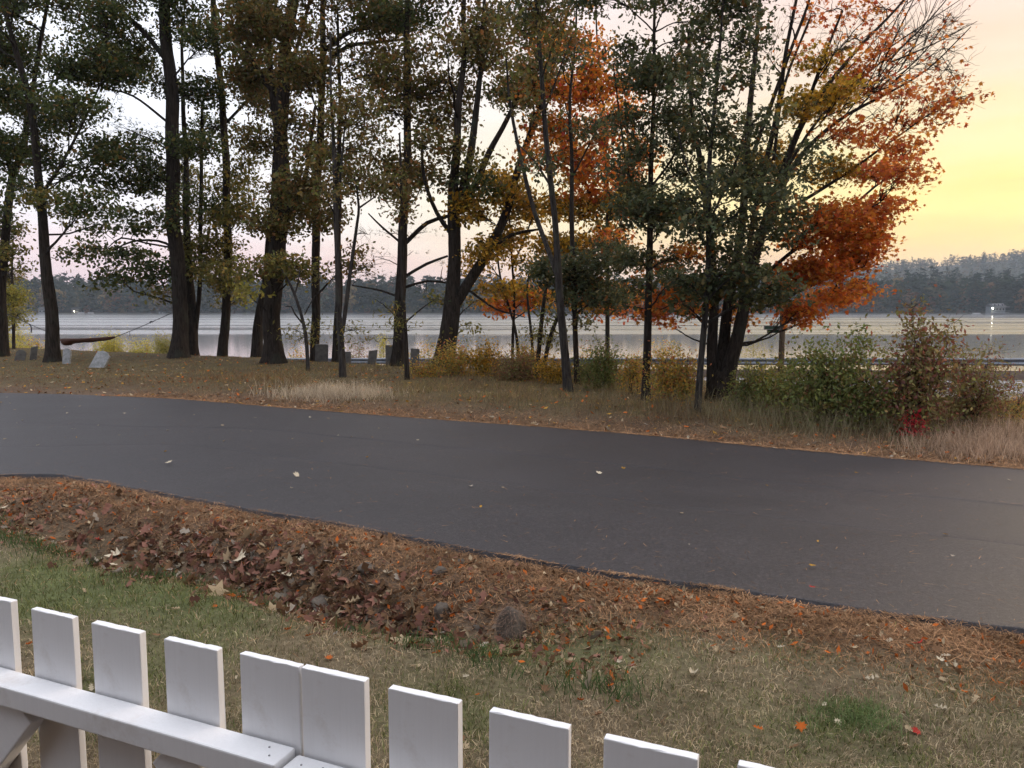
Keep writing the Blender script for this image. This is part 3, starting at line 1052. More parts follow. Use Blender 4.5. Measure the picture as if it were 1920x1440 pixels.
    tree("forked_tree", "forked grey stemmed tree rooted in the dry grass before the gravestones", (642, 708),
         [[(643, 708, 17), (640, 650, 15.5), (634, 580, 14), (631, 480, 13), (630, 380, 12), (627, 280, 9), (622, 180, 6), (618, 60, 4)],
          [(641, 625, 11), (650, 560, 10), (659, 490, 8.5), (669, 420, 7), (673, 388, 6), (668, 340, 4)], [(673, 390, 5), (690, 378, 4), (705, 368, 3)],
          [(630, 400, 6), (642, 290, 5), (650, 200, 3)]],
         F(600, 730, 290, 420, 52, .42, "brown") + F(590, 700, 150, 290, 56, .45, "brown") + [(665, 620, 22, 14, .35, "olive", "narrow", .12), (648, 640, 14, 8, .3, "olive", "narrow", .12),
          (690, 510, 22, 14, .5, "pine", "needle", .12), (690, 440, 40, 20, .8, "brown", "bare", .1), (700, 500, 40, 25, .8, "brown", "bare", .1)],
         bark="bark_grey", flare=.25, depth_spread=.8)
    tree("plain_tree", "plain trunk hidden close behind the forked tree", (630, 676),
         [[(630, 676, 21), (632, 620, 18), (634, 540, 16), (634, 440, 14), (638, 320, 11), (636, 180, 8), (632, 20, 5)]],
         F(590, 700, -120, 150, 72, .42, "brown"), base_dY=.5)
    tree("white_pine", "pine with flat tiers of dead and needled branches behind gravestones", (745, 672),
         [[(744, 672, 31), (750, 600, 27), (755, 500, 24), (759, 380, 21), (763, 220, 17), (766, 60, 14), (768, -120, 9), (770, -280, 4)],
          [(760, 455, 11), (800, 418, 10), (840, 405, 8), (880, 390, 5)], [(757, 520, 8), (800, 495, 7), (840, 480, 5)], [(756, 540, 7), (800, 527, 6), (850, 532, 4)],
          [(757, 460, 6), (715, 425, 5), (690, 400, 3)], [(755, 560, 6), (715, 545, 5), (660, 535, 3)], [(763, 165, 8), (705, 140, 7), (660, 150, 4)]],
         F(690, 860, -280, 20, 84, .55, "oak") + F(700, 820, 10, 110, 60, .5, "brown") + F(690, 830, 130, 260, 54, .55, "brown") + F(690, 800, 260, 380, 52, .7, "brown")
         + [(800, 435, 40, 12, .9, "pine", "needle", .14), (735, 432, 36, 10, .8, "pine", "needle", .14), (775, 470, 40, 8, .6, "pine", "needle", .14), (800, 545, 45, 10, .8, "pine", "needle", .14),
            (700, 560, 40, 8, .8, "pine", "needle", .14), (690, 515, 36, 8, .7, "pine", "needle", .14), (820, 560, 40, 10, .7, "pine", "needle", .14), (740, 520, 30, 12, .5, "pine", "needle", .14),
            (830, 500, 40, 14, .6, "pine", "needle", .14), (790, 320, 45, 25, .6, "brown", "oak", .13), (760, 350, 30, 30, .6, "brown", "oak", .13), (840, 520, 40, 20, .8, "brown", "bare", .1),
            (700, 480, 40, 20, .8, "brown", "bare", .1)], flare=.25)
    tree("thin_tree", "thin dark stem standing just in front of the white pine", (764, 712),
         [[(764, 712, 12), (761, 640, 11), (757, 560, 10.5), (754, 460, 9), (752, 360, 7), (748, 250, 4)]],
         [(745, 610, 18, 14, .4, "olive", "narrow", .12), (735, 580, 12, 14, .4, "olive", "narrow", .12), (720, 635, 12, 5, .3, "olive", "narrow", .12), (750, 400, 20, 30, .6, "brown", "oak", .12),
          (735, 340, 30, 26, .5, "brown", "oak", .12)], flare=.2, depth_spread=.5)
    tree("great_oak", "great oak forking into heavy limbs above a yellow bush", (832, 690),
         [[(828, 690, 54), (838, 630, 44), (847, 575, 41), (852, 500, 31), (856, 410, 30), (852, 320, 21), (857, 210, 16), (866, 120, 13), (878, -40, 9), (885, -200, 5)],
          [(860, 400, 24), (876, 310, 19), (891, 215, 15), (903, 110, 10), (915, -60, 6)], [(864, 395, 21), (896, 338, 17), (920, 283, 14), (950, 226, 11), (990, 140, 7)],
          [(852, 572, 28), (880, 528, 26), (910, 480, 24), (942, 412, 21), (967, 327, 18), (1000, 240, 14), (1040, 125, 9), (1068, 0, 6)],
          [(856, 450, 12), (820, 400, 10), (795, 330, 8), (790, 240, 5)], [(915, 470, 10), (960, 440, 9), (1010, 430, 5)], [(880, 545, 6), (930, 580, 5), (960, 588, 4), (985, 595, 2)]],
         F(800, 1010, -300, 10, 84, .6, "brown") + F(820, 1010, 10, 180, 62, .72, "brown") + F(860, 1000, 150, 230, 56, .5, "oak") + F(790, 900, 190, 330, 56, .45, "brown")
         + [(860, 330, 40, 20, .6, "oak", "oak", .13), (900, 350, 40, 20, .6, "oak", "oak", .13), (840, 340, 30, 16, .6, "brown", "oak", .13), (905, 300, 26, 16, .6, "olive", "oak", .13), (950, 330, 30, 20, .6, "gold", "maple", .12),
            (840, 560, 30, 16, .6, "olive", "oak", .12), (870, 610, 20, 12, .3, "olive", "oak", .12), (900, 560, 26, 12, .5, "gold", "maple", .12)], flare=.3, sides=14, depth_spread=2.2)
    tree("golden_maple", "golden leaved maple with two thin crossing stems beside the great oak", (968, 694),
         [[(960, 694, 8), (961, 640, 7), (964, 560, 6), (960, 480, 5), (955, 400, 4), (950, 330, 3)], [(980, 690, 8), (968, 630, 7), (955, 580, 6), (938, 520, 5), (930, 460, 4)],
          [(962, 500, 4), (990, 430, 4), (1010, 370, 3)]],
         F(880, 1060, 320, 470, 50, .95, "gold", "maple", .12) + F(890, 1000, 470, 530, 44, .5, "gold", "maple", .12) + F(900, 1020, 530, 590, 40, .8, "gold", "maple", .12)
         + [(945, 575, 36, 16, .9, "orange", "maple", .12), (1000, 555, 30, 18, .9, "orange", "maple", .12), (925, 540, 30, 14, .7, "gold", "maple", .12)], flare=0, base_dY=2, depth_spread=1.4)
    tree("sapling", "leftmost of three thin stems in a clump, bare of low leaves", (998, 704),
         [[(999, 704, 6), (998, 650, 5.5), (993, 600, 5), (988, 555, 4), (990, 520, 3)]], [(995, 625, 16, 14, .35, "olive", "simple", .09), (985, 540, 20, 12, .6, "gold", "maple", .11)], flare=0, depth_spread=.4, cat="sapling")
    tree("sapling", "middle and straightest stem of the three stem clump", (1003, 710),
         [[(1004, 710, 9), (1011, 650, 8.5), (1017, 590, 8), (1024, 540, 6), (1034, 500, 4)]], [(1020, 630, 20, 16, .4, "olive", "simple", .09), (1030, 510, 24, 14, .6, "gold", "maple", .11)], flare=0, depth_spread=.4, cat="sapling")
    tree("sapling", "right hand stem of the three stem clump leaning towards the tall dark trunks", (1014, 710),
         [[(1015, 710, 9), (1026, 655, 8.5), (1040, 608, 8), (1050, 585, 6), (1062, 545, 4)], [(1032, 640, 4), (1046, 585, 4), (1052, 550, 3)]],
         [(1030, 590, 18, 18, .4, "shrubgreen", "simple", .1), (1040, 640, 16, 14, .3, "olive", "simple", .09)], flare=0, depth_spread=.4, cat="sapling")
    tree("red_maple", "orange and red leaved maple with a thin pale trunk, behind the two front stems", (1140, 705),
         [[(1140, 705, 12), (1139, 640, 11), (1139, 560, 10), (1140, 470, 9), (1138, 350, 8), (1130, 200, 6), (1120, 60, 4), (1115, -80, 3)], [(1139, 480, 6), (1110, 380, 5), (1080, 280, 4), (1050, 150, 3)],
          [(1139, 420, 5), (1170, 330, 4), (1190, 220, 3)]],
         F(990, 1190, -200, 20, 66, .6, "redorange", "maple", .12) + F(1020, 1190, 20, 160, 54, .85, "redorange", "maple", .12) + F(980, 1190, 140, 300, 52, 1.0, "redorange", "maple", .12)
         + F(1030, 1190, 290, 400, 50, 1.1, "orange", "maple", .12) + F(1020, 1170, 380, 470, 48, 1.0, "gold", "maple", .12) + F(1080, 1210, 540, 590, 40, 1.1, "redorange", "maple", .12)
         + [(1110, 570, 36, 14, 1.0, "gold", "maple", .12), (1160, 580, 30, 14, 1.0, "rust", "maple", .12), (1150, 450, 30, 26, 1.0, "redorange", "maple", .12)], flare=.1, base_dY=2.5, bark="bark_grey")
    tree("twin_stem_oak", "tall grey stem forking at mid height, nearer left one of the two front stems", (1066, 733),
         [[(1067, 733, 23), (1060, 670, 20), (1053, 590, 19), (1047, 510, 17.5), (1040, 430, 15), (1031, 340, 14), (1022, 230, 12), (1012, 80, 10), (1005, -80, 7), (1002, -220, 4)],
          [(1048, 525, 13), (1028, 470, 12), (1001, 395, 11), (976, 300, 9), (957, 200, 7), (950, 110, 4)], [(1033, 350, 6), (1000, 300, 5), (965, 265, 3)], [(1020, 210, 5), (1050, 130, 4), (1075, 60, 3)]],
         F(940, 1090, -230, 20, 70, .5, "darkoak") + F(940, 1080, 10, 130, 60, .45, "brown") + [(985, 200, 40, 24, .5, "brown", "oak", .12), (960, 150, 34, 24, .6, "brown", "oak", .12), (1010, 300, 40, 20, .4, "darkoak", "oak", .12)],
         bark="bark_grey", flare=.25, depth_spread=.9)
    tree("slim_oak", "slim blackish stem standing just right of the forked grey stem", (1082, 720),
         [[(1083, 720, 14), (1080, 660, 13), (1077, 590, 12.5), (1075, 500, 12), (1073, 400, 11), (1072, 300, 9), (1068, 190, 7), (1078, 70, 5), (1084, -60, 3)], [(1074, 330, 5), (1105, 270, 4), (1130, 220, 3)]],
         F(1020, 1180, 490, 560, 42, 1.35, "darkoak", "oak", .10) + F(1070, 1160, 420, 490, 44, .9, "darkoak", "oak", .10) + [(1030, 510, 40, 16, 1.2, "darkoak", "oak", .10), (1090, 535, 40, 20, 1.3, "darkoak", "oak", .10), (1150, 560, 30, 18, .9, "darkoak", "oak", .10),
          (1100, 240, 40, 20, .7, "darkoak", "oak", .10), (1060, 100, 40, 30, .5, "darkoak", "oak", .10), (1085, 600, 14, 18, .4, "darkoak", "oak", .1), (1095, 610, 20, 10, .4, "olive", "oak", .1)], flare=.2, depth_spread=.7)
    tree("dark_oak", "green leaved oak with a straight black trunk before the guardrail", (1211, 750),
         [[(1211, 750, 22), (1212, 690, 19), (1214, 620, 18.5), (1216, 540, 17), (1218, 460, 15), (1222, 330, 12), (1225, 200, 9), (1226, 60, 7), (1228, -80, 4)], [(1219, 420, 6), (1180, 330, 6), (1165, 240, 5), (1150, 120, 3)],
          [(1221, 350, 6), (1270, 280, 5), (1300, 180, 3)]],
         F(1120, 1330, -220, 10, 66, .75, "darkoak", "oak", .10) + F(1170, 1330, 10, 160, 52, .85, "darkoak", "oak", .10) + F(1165, 1310, 150, 290, 48, 1.0, "darkoak", "oak", .10) + F(1150, 1290, 290, 420, 46, 1.15, "darkoak", "oak", .10)
         + F(1160, 1290, 410, 480, 44, .85, "darkoak", "oak", .10) + [(1180, 490, 40, 18, .9, "darkoak", "oak", .10), (1260, 520, 36, 14, .8, "darkoak", "oak", .10), (1195, 535, 30, 24, .8, "darkoak", "oak", .10), (1175, 575, 22, 14, .4, "darkoak", "oak", .11)],
         flare=.25, depth_spread=1.0)
    tree("grey_oak", "leaning pale grey stem with green leaves, left of the maple's base", (1308, 770),
         [[(1307, 770, 18), (1312, 710, 16), (1318, 640, 15), (1323, 570, 14), (1326, 490, 13), (1328, 400, 12), (1331, 290, 10), (1345, 150, 8), (1358, 10, 5), (1364, -120, 3)], [(1327, 420, 6), (1370, 330, 6), (1400, 230, 5), (1410, 120, 3)],
          [(1325, 520, 5), (1380, 490, 4), (1440, 500, 3)], [(1329, 380, 5), (1290, 320, 4), (1270, 240, 3)]],
         F(1280, 1430, -220, 10, 64, .7, "darkoak", "oak", .10) + F(1290, 1430, 10, 160, 50, .9, "darkoak", "oak", .10) + F(1300, 1400, 150, 280, 46, .55, "darkoak", "oak", .10) + F(1340, 1480, 220, 340, 46, .8, "darkoak", "oak", .10) + F(1270, 1480, 340, 440, 44, 1.0, "darkoak", "oak", .10)
         + F(1250, 1400, 440, 500, 42, .9, "darkoak", "oak", .10) + F(1260, 1460, 500, 560, 38, 1.5, "darkoak", "oak", .10) + [(1430, 560, 30, 16, 1.1, "darkoak", "oak", .10), (1460, 430, 40, 22, .9, "darkoak", "oak", .10), (1450, 380, 36, 22, .9, "darkoak", "oak", .10), (1520, 300, 26, 40, .7, "darkoak", "oak", .10)],
         bark="bark_grey", flare=.1, depth_spread=.8, base_dY=-.2)
    Fm = lambda *a, **k: fill(*a, "orange", "maple", .088, **k)
    bare = [(u, v, ru, rv, k, "rust", "bare", .1) for u, v, ru, rv, k in
            [(1720, 120, 60, 50, 1.5), (1770, 90, 50, 45, 1.5), (1680, 60, 50, 50, 1.3), (1620, 40, 50, 40, 1.2), (1800, 170, 30, 30, 1.2), (1740, 60, 50, 40, 1.4), (1790, 40, 40, 40, 1.2), (1650, 130, 50, 40, 1.2),
             (1580, 60, 50, 40, 1), (1550, 120, 40, 40, 1), (1480, 30, 40, 40, .8), (1520, 20, 40, 40, .8), (1700, 230, 40, 30, .8), (1750, 190, 50, 30, 1.2), (1690, 290, 40, 20, .8), (1440, 100, 30, 60, .8), (1640, 220, 40, 30, .8), (1780, 130, 40, 40, 1.4)]]
    red = [(u, v, ru, rv, k, "rust", "maple", .085) for u, v, ru, rv, k in
           [(1790, 150, 36, 14, .2), (1770, 205, 40, 12, .35), (1735, 185, 40, 16, .2), (1690, 165, 40, 20, .2), (1640, 165, 40, 20, .3), (1650, 80, 40, 22, .12), (1560, 20, 50, 25, .14), (1640, 10, 40, 18, .14), (1590, 70, 40, 20, .1),
            (1690, 225, 36, 14, .4), (1760, 235, 26, 8, .4), (1720, 345, 30, 10, .3), (1660, 20, 40, 20, .1), (1500, 100, 30, 30, .1), (1800, 185, 22, 9, .4)]]
    FAN = []
    for i in range(20):
        f = rng.uniform(0, 1)
        u0, v0 = 1480 + 200 * f + rng.normal(0, 12), 300 - 190 * f + rng.normal(0, 25)
        an = R(rng.uniform(22, 66))
        L = rng.uniform(120, 240)
        u1, v1 = u0 + L * math.cos(an), v0 - L * math.sin(an)
        if u1 > 1835: u1 = rng.uniform(1780, 1835)
        w = rng.uniform(2.6, 4.6)
        FAN.append([(u0, v0, w), ((u0 + u1) / 2 + rng.normal(0, 6), (v0 + v1) / 2 + rng.normal(3, 6), w * .7), (u1, v1, w * .3)])
        for _ in range(5):
            q = rng.uniform(.25, .9)
            us, vs = u0 + (u1 - u0) * q, v0 + (v1 - v0) * q
            a2 = an + R(rng.normal(0, 26))
            l2 = rng.uniform(25, 75)
            FAN.append([(us, vs, 1.5), (us + .5 * l2 * math.cos(a2) + rng.normal(0, 3), vs - .5 * l2 * math.sin(a2) + rng.normal(0, 3), 1.1), (us + l2 * math.cos(a2 + .15), vs - l2 * math.sin(a2 + .15), .6)])
    tree("sugar_maple", "orange sugar maple with a cluster of heavy stems spreading over the signpost", (1352, 752),
         [[(1352, 752, 70), (1352, 725, 60), (1353, 705, 40), (1354, 695, 22)],
          [(1340, 755, 34), (1336, 700, 27), (1334, 620, 24), (1336, 550, 22), (1332, 450, 18), (1318, 330, 14), (1300, 200, 10), (1290, 60, 6)],
          [(1352, 755, 40), (1354, 700, 34), (1361, 630, 27), (1372, 555, 24), (1386, 450, 20), (1396, 330, 16), (1404, 190, 13), (1424, 40, 9), (1440, -100, 6)],
          [(1361, 755, 44), (1366, 700, 38), (1382, 645, 31), (1399, 580, 28), (1412, 505, 26), (1430, 430, 21), (1462, 338, 18), (1492, 250, 14), (1532, 180, 11), (1600, 100, 8), (1680, 20, 5), (1740, -50, 3)],
          [(1424, 450, 17), (1450, 400, 15), (1482, 320, 12), (1530, 262, 10), (1590, 215, 8), (1660, 178, 6), (1740, 130, 3.5), (1820, 50, 2)],
          [(1396, 560, 15), (1408, 450, 14), (1436, 310, 13), (1460, 190, 11), (1474, 90, 9), (1500, -40, 6)], [(1396, 330, 10), (1438, 215, 10), (1478, 105, 8), (1515, 10, 6), (1540, -80, 4)],
          [(1440, 410, 8), (1500, 380, 8), (1580, 330, 7), (1650, 280, 5), (1740, 215, 3)], [(1415, 530, 10), (1480, 475, 9), (1560, 420, 7), (1640, 350, 5), (1700, 310, 3)], [(1408, 585, 8), (1470, 560, 7), (1545, 525, 5), (1620, 500, 3)],
          [(1462, 338, 8), (1530, 230, 7), (1610, 150, 5), (1700, 80, 3)], [(1338, 560, 6), (1290, 560, 5), (1240, 580, 3)], [(1500, 235, 8), (1540, 120, 7), (1580, 20, 5)], [(1450, 300, 8), (1470, 160, 7), (1520, 30, 5)]] + FAN,
         [(1530, 505, 50, 26, 1.3, "orange", "maple", .088), (1590, 480, 50, 30, 1.3, "orange", "maple", .088), (1615, 540, 28, 12, 1.1, "orange", "maple", .088), (1560, 555, 50, 16, 1.3, "orange", "maple", .088), (1500, 580, 46, 14, 1.3, "orange", "maple", .088),
          (1502, 603, 26, 9, 1.0, "orange", "maple", .088), (1600, 430, 56, 26, 1.1, "orange", "maple", .088), (1650, 390, 44, 24, .9, "rust", "maple", .088), (1690, 320, 40, 18, .7, "rust", "maple", .088), (1640, 320, 46, 20, .9, "rust", "maple", .088),
          (1560, 400, 46, 26, .9, "orange", "maple", .088), (1510, 440, 40, 30, .9, "orange", "maple", .088), (1690, 275, 36, 14, .8, "rust", "maple", .088), (1630, 260, 40, 14, .5, "rust", "maple", .088), (1560, 320, 40, 30, .6, "gold", "maple", .088),
          (1550, 190, 36, 30, 1.0, "gold", "maple", .088), (1600, 135, 30, 20, .7, "orange", "maple", .088), (1530, 110, 40, 18, .5, "gold", "maple", .088), (1580, 170, 26, 20, .8, "gold", "maple", .088), (1500, 200, 26, 30, .8, "gold", "maple", .088),
          (1460, 290, 26, 40, .6, "gold", "maple", .088), (1660, 95, 34, 14, .3, "rust", "maple", .088), (1580, 250, 40, 14, .6, "rust", "maple", .088), (1490, 520, 40, 26, 1.1, "orange", "maple", .088), (1635, 455, 26, 26, .8, "rust", "maple", .088),
          (1255, 560, 36, 18, 1.2, "orange", "maple", .088), (1225, 585, 26, 16, 1.2, "orange", "maple", .088), (1290, 545, 34, 22, 1.2, "orange", "maple", .088), (1300, 580, 26, 14, 1.1, "redorange", "maple", .088), (1250, 605, 18, 6, .8, "orange", "maple", .088),
          (1240, 500, 30, 16, .8, "redorange", "maple", .088), (1385, 590, 16, 26, .8, "redorange", "maple", .088), (1290, 470, 30, 16, .5, "redorange", "maple", .088), (1410, 300, 24, 30, .5, "gold", "maple", .088)]
         + red + bare, flare=.18, sides=16, depth_spread=1.3, rough=.06, lift=.02, dens=3.7)


build_trees()


# ------------------------------------------------------------------ shrubs
def shrub(label, u, vtop, w, pal, Y=None, vbase=None, k=1.0, L=.07, kind="simple", stems=7, spires=(), cat="shrub", group=None, name="shrub", bark="bark"):
    if Y is None:
        g = GT(u, vbase)
        Y = g[1]
    x = at(u, vtop, Y)[0]
    z0 = tz(x, Y)
    org = np.array([x, Y, z0])
    top = at(u, vtop, Y)[2]
    H = max(.25, top - z0)
    W = w * .5 * Y / FPX
    root = empty(name, org)
    tag(root, label, cat, group)
    wood, lv = Tubes(), Leaves()
    tips = []
    for i in range(stems):
        a = rng.uniform(0, 2 * math.pi)
        rr = W * rng.uniform(.15, 1.05)
        tip = np.array([math.cos(a) * rr, math.sin(a) * rr * .8, H * (1 - .4 * (rr / W) ** 2) * rng.uniform(.45, 1.08)])
        tips.append(tip)
    for (du, vt) in spires:
        p = at(u + du, vt, Y) - org
        tips.append(p)
    area = math.pi * W * H * .5
    leaf_a = {"oak": .36, "maple": .42, "simple": .24, "narrow": .13}[kind] * L * L
    n = int(k * 6.2 * area / leaf_a / max(1, len(tips)))
    for i, tip in enumerate(tips):
        b0 = np.array([rng.normal(0, .10), rng.normal(0, .10), -.05])
        P = bough(b0, tip, 8, .08, .12)
        wood.add(P, np.linspace(.008 + .006 * H, .0025, 8), 4)
        f = rng.beta(2.2, 1.3, n)
        spire = i >= stems
        idx = f * 7
        i0 = np.minimum(idx.astype(int), 6)
        C = P[i0] + (P[i0 + 1] - P[i0]) * (idx - i0)[:, None]
        sp = (W * .27 + .05) if not spire else .13
        C = C + rng.normal(0, 1, (n, 3)) * np.array([sp, sp, sp * .75])
        C[:, 2] = np.maximum(C[:, 2], .03)
        lv.add(C, L, kind, pick(pal, n), .3, .25)
        for _ in range(5):
            s0 = P[rng.integers(3, 8)]
            e = s0 + rng.normal(0, 1, 3) * np.array([sp, sp, sp * .6]) * 1.3 + np.array([0, 0, .08])
            wood.add(bough(s0, e, 4, .05, .1), np.linspace(.004, .0015, 4), 3)
    link(bpy.data.objects.new("stems", wood.mesh("stems", M[bark])), root)
    link(bpy.data.objects.new("foliage", lv.mesh("foliage", M["leaf"])), root)
    return root


def build_shrubs():
    shrub("large olive green bush right of the signpost, against the water", 1570, 628, 186, "shrubgreen", vbase=792, k=.9, L=.075, stems=13, spires=((35, 608), (-40, 655), (60, 640)))
    shrub("lower leafy green bush filling the gap below the large olive bush", 1640, 700, 120, "shrubgreen", vbase=800, k=.8, L=.07, stems=8)
    shrub("tallest reddish bush with a thin upright spire", 1715, 640, 190, "maroon", vbase=806, k=.9, L=.075, stems=13, spires=((-8, 560), (-2, 578), (75, 600), (20, 600), (60, 610)))
    shrub("reddish green bush leaning out over the highway at the right", 1825, 668, 140, "maroon", vbase=800, k=.62, L=.07, kind="narrow", stems=10, spires=((40, 640), (-20, 650)))
    shrub("small scarlet seedling in the dry grass before the reddish bush", 1716, 768, 36, "red", vbase=818, k=.55, L=.07, stems=4, cat="seedling", name="red_seedling")
    shrub("yellow green bush at the foot of the signpost", 1432, 672, 110, "yellowgreen", vbase=765, k=.55, L=.07, stems=8)
    shrub("dull green bush between the maple's base and the large olive bush", 1490, 678, 110, "shrubgreen", vbase=780, k=.6, L=.065, stems=8)
    shrub("wide low yellow and orange bush between the black trunk and the leaning grey stem", 1262, 660, 104, "autumnmix", vbase=752, k=.7, L=.065, stems=9)
    shrub("round green bush left of the straight black trunk", 1133, 655, 86, "shrubgreen", vbase=728, k=.95, L=.065, stems=9, spires=((-12, 640),))
    shrub("rosy bush close against the straight black trunk's left side", 1182, 662, 60, "autumnmix", vbase=735, k=.7, L=.06, stems=6)
    shrub("bright yellow low bush between the three stem clump and the forked grey stem", 1040, 668, 60, "gold", vbase=718, k=.9, L=.065, stems=6)
    shrub("dark wine red low bush left of the three stem clump", 965, 668, 100, "maroon", vbase=712, k=1.0, L=.06, stems=9)
    shrub("orange bush in front of the guardrail under the golden maple", 992, 645, 70, "autumnmix", vbase=706, k=.7, L=.065, stems=7)
    shrub("golden bush left of the dark wine red bush", 912, 642, 74, "gold", vbase=704, k=.8, L=.07, stems=8)
    shrub("loose yellow brown bush at the foot of the great oak", 858, 622, 84, "autumnmix", vbase=702, k=.6, L=.075, stems=8)
    shrub("low olive bush between the two front stems and the round green bush", 1100, 672, 60, "shrubgreen", vbase=716, k=.8, L=.065, stems=7)
    shrub("low russet brush between the gravestones and the great oak's foot", 800, 668, 60, "autumnmix", vbase=706, k=.6, L=.06, stems=7)
    shrub("tangled olive brush right of the maple's base", 1400, 688, 70, "shrubgreen", vbase=768, k=.8, L=.065, stems=8)
    shrub("low tan brush left of the leaning grey stem's foot", 1310 - 22, 690, 44, "autumnmix", vbase=756, k=.8, L=.06, stems=6)
    shrub("feathery willow bush beyond the guardrail, left of the signpost", 1420, 612, 96, "yellowgreen", Y=38, k=.45, L=.10, kind="narrow", stems=12)
    shrub("pale bush beyond the guardrail, left of the leaning grey stem", 1275, 628, 64, "yellowgreen", Y=39, k=.4, L=.10, kind="narrow", stems=9)
    shrub("loose reddish bush beyond the guardrail, right of the straight black trunk", 1240, 622, 66, "autumnmix", Y=39.5, k=.45, L=.10, stems=9)
    shrub("thin bush beyond the guardrail behind the round green bush", 1105, 636, 70, "autumnmix", Y=40, k=.4, L=.10, stems=8)
    shrub("straggly bush beyond the guardrail under the golden maple's crossing stems", 1000, 628, 70, "yellowgreen", Y=42, k=.45, L=.10, kind="narrow", stems=8)
    shrub("bright yellow bush by the lake between two gravestones", 712, 624, 30, "yellow", Y=44, k=.8, L=.11, kind="narrow", stems=8)
    shrub("pink brown brush on the shore left of the gravestones before the pine", 668, 640, 70, "maroon", Y=44, k=.5, L=.1, stems=9)
    shrub("brown shore brush just right of the broad oak's trunk", 560, 638, 70, "autumnmix", Y=45, k=.5, L=.1, stems=9)
    shrub("thin brown shore brush behind the gravestones left of the great oak", 790, 642, 70, "autumnmix", Y=43, k=.4, L=.1, stems=8)
    shrub("yellow bush on the lake bank just right of the hammock", 200, 616, 66, "yellow", Y=42, k=.7, L=.12, kind="narrow", stems=12)
    shrub("yellow green bush on the lake bank left of the thick pine trunk", 266, 620, 50, "yellow", Y=43, k=.75, L=.12, kind="narrow", stems=11)
    shrub("green reedy bush touching the thick pine trunk's left side", 305, 622, 50, "yellowgreen", Y=42, k=.8, L=.13, kind="narrow", stems=11)
    shrub("golden bush at the left picture edge behind two dark gravestones", 34, 606, 64, "yellow", Y=41, k=.6, L=.12, kind="narrow", stems=11)
    shrub("pale pink bush behind the slim dark gravestone", 66, 632, 50, "autumnmix", Y=42, k=.6, L=.11, stems=9)
    shrub("dark reddish brush along the shore at the right picture edge", 1850, 660, 80, "maroon", Y=32, k=.35, L=.08, stems=10)
    shrub("thin brown weeds on the verge at the right picture edge beside the highway", 1905, 728, 50, "autumnmix", vbase=800, k=.3, L=.06, kind="narrow", stems=8)


build_shrubs()


# ------------------------------------------------------------------ grass, needles, litter
def blades(P, H, col, width, lean=.5, seg=2):
    n = len(P)
    a = rng.uniform(0, 2 * np.pi, n)
    d = np.c_[np.cos(a), np.sin(a), np.zeros(n)]
    w = np.c_[-np.sin(a), np.cos(a), np.zeros(n)]
    b = rng.uniform(0, 2 * np.pi, n)
    w = np.c_[np.cos(b), np.sin(b), np.zeros(n)]
    ln = (np.abs(rng.normal(lean, lean * .5, n)))[:, None]
    H = H[:, None]
    W = (width * np.ones(n))[:, None]
    up = np.array([0, 0, 1.0])
    mid = P + d * H * ln * .3 + up * H * .6
    tip = P + d * H * ln * 1.1 + up * H * (1 - .35 * np.minimum(ln, 1.5))
    if seg == 1:
        return np.stack([P - w * W, P + w * W, tip], 1), [(0, 1, 2)]
    return np.stack([P - w * W, P + w * W, mid + w * W * .7, mid - w * W * .7, tip], 1), [(0, 1, 2), (0, 2, 3), (3, 2, 4)]


def blade_object(name, label, P, H, col, width, lean, seg, mat="grass"):
    V, T = blades(P, H, col, width, lean, seg)
    k = V.shape[1]
    i = np.arange(len(P)) * k
    tri = np.concatenate([np.c_[i + a, i + b, i + c] for a, b, c in T])
    me = mesh_np(name, V.reshape(-1, 3), [tri], np.repeat(col, k, axis=0), False, M[mat])
    return tag(link(bpy.data.objects.new(name, me)), label, kind="stuff")


def scatter_screen(n, u0, u1, v0, v1, z=-.05):
    """even over the ground as it is seen: denser close by"""
    u, v = rng.uniform(u0, u1, n), rng.uniform(v0, v1, n)
    X, Yc = (u - 960) / FPX, (720 - v) / FPX
    dz = Yc * cT - sT
    dy = Yc * sT + cT
    t = (z - CAMZ) / dz
    return X * t, dy * t


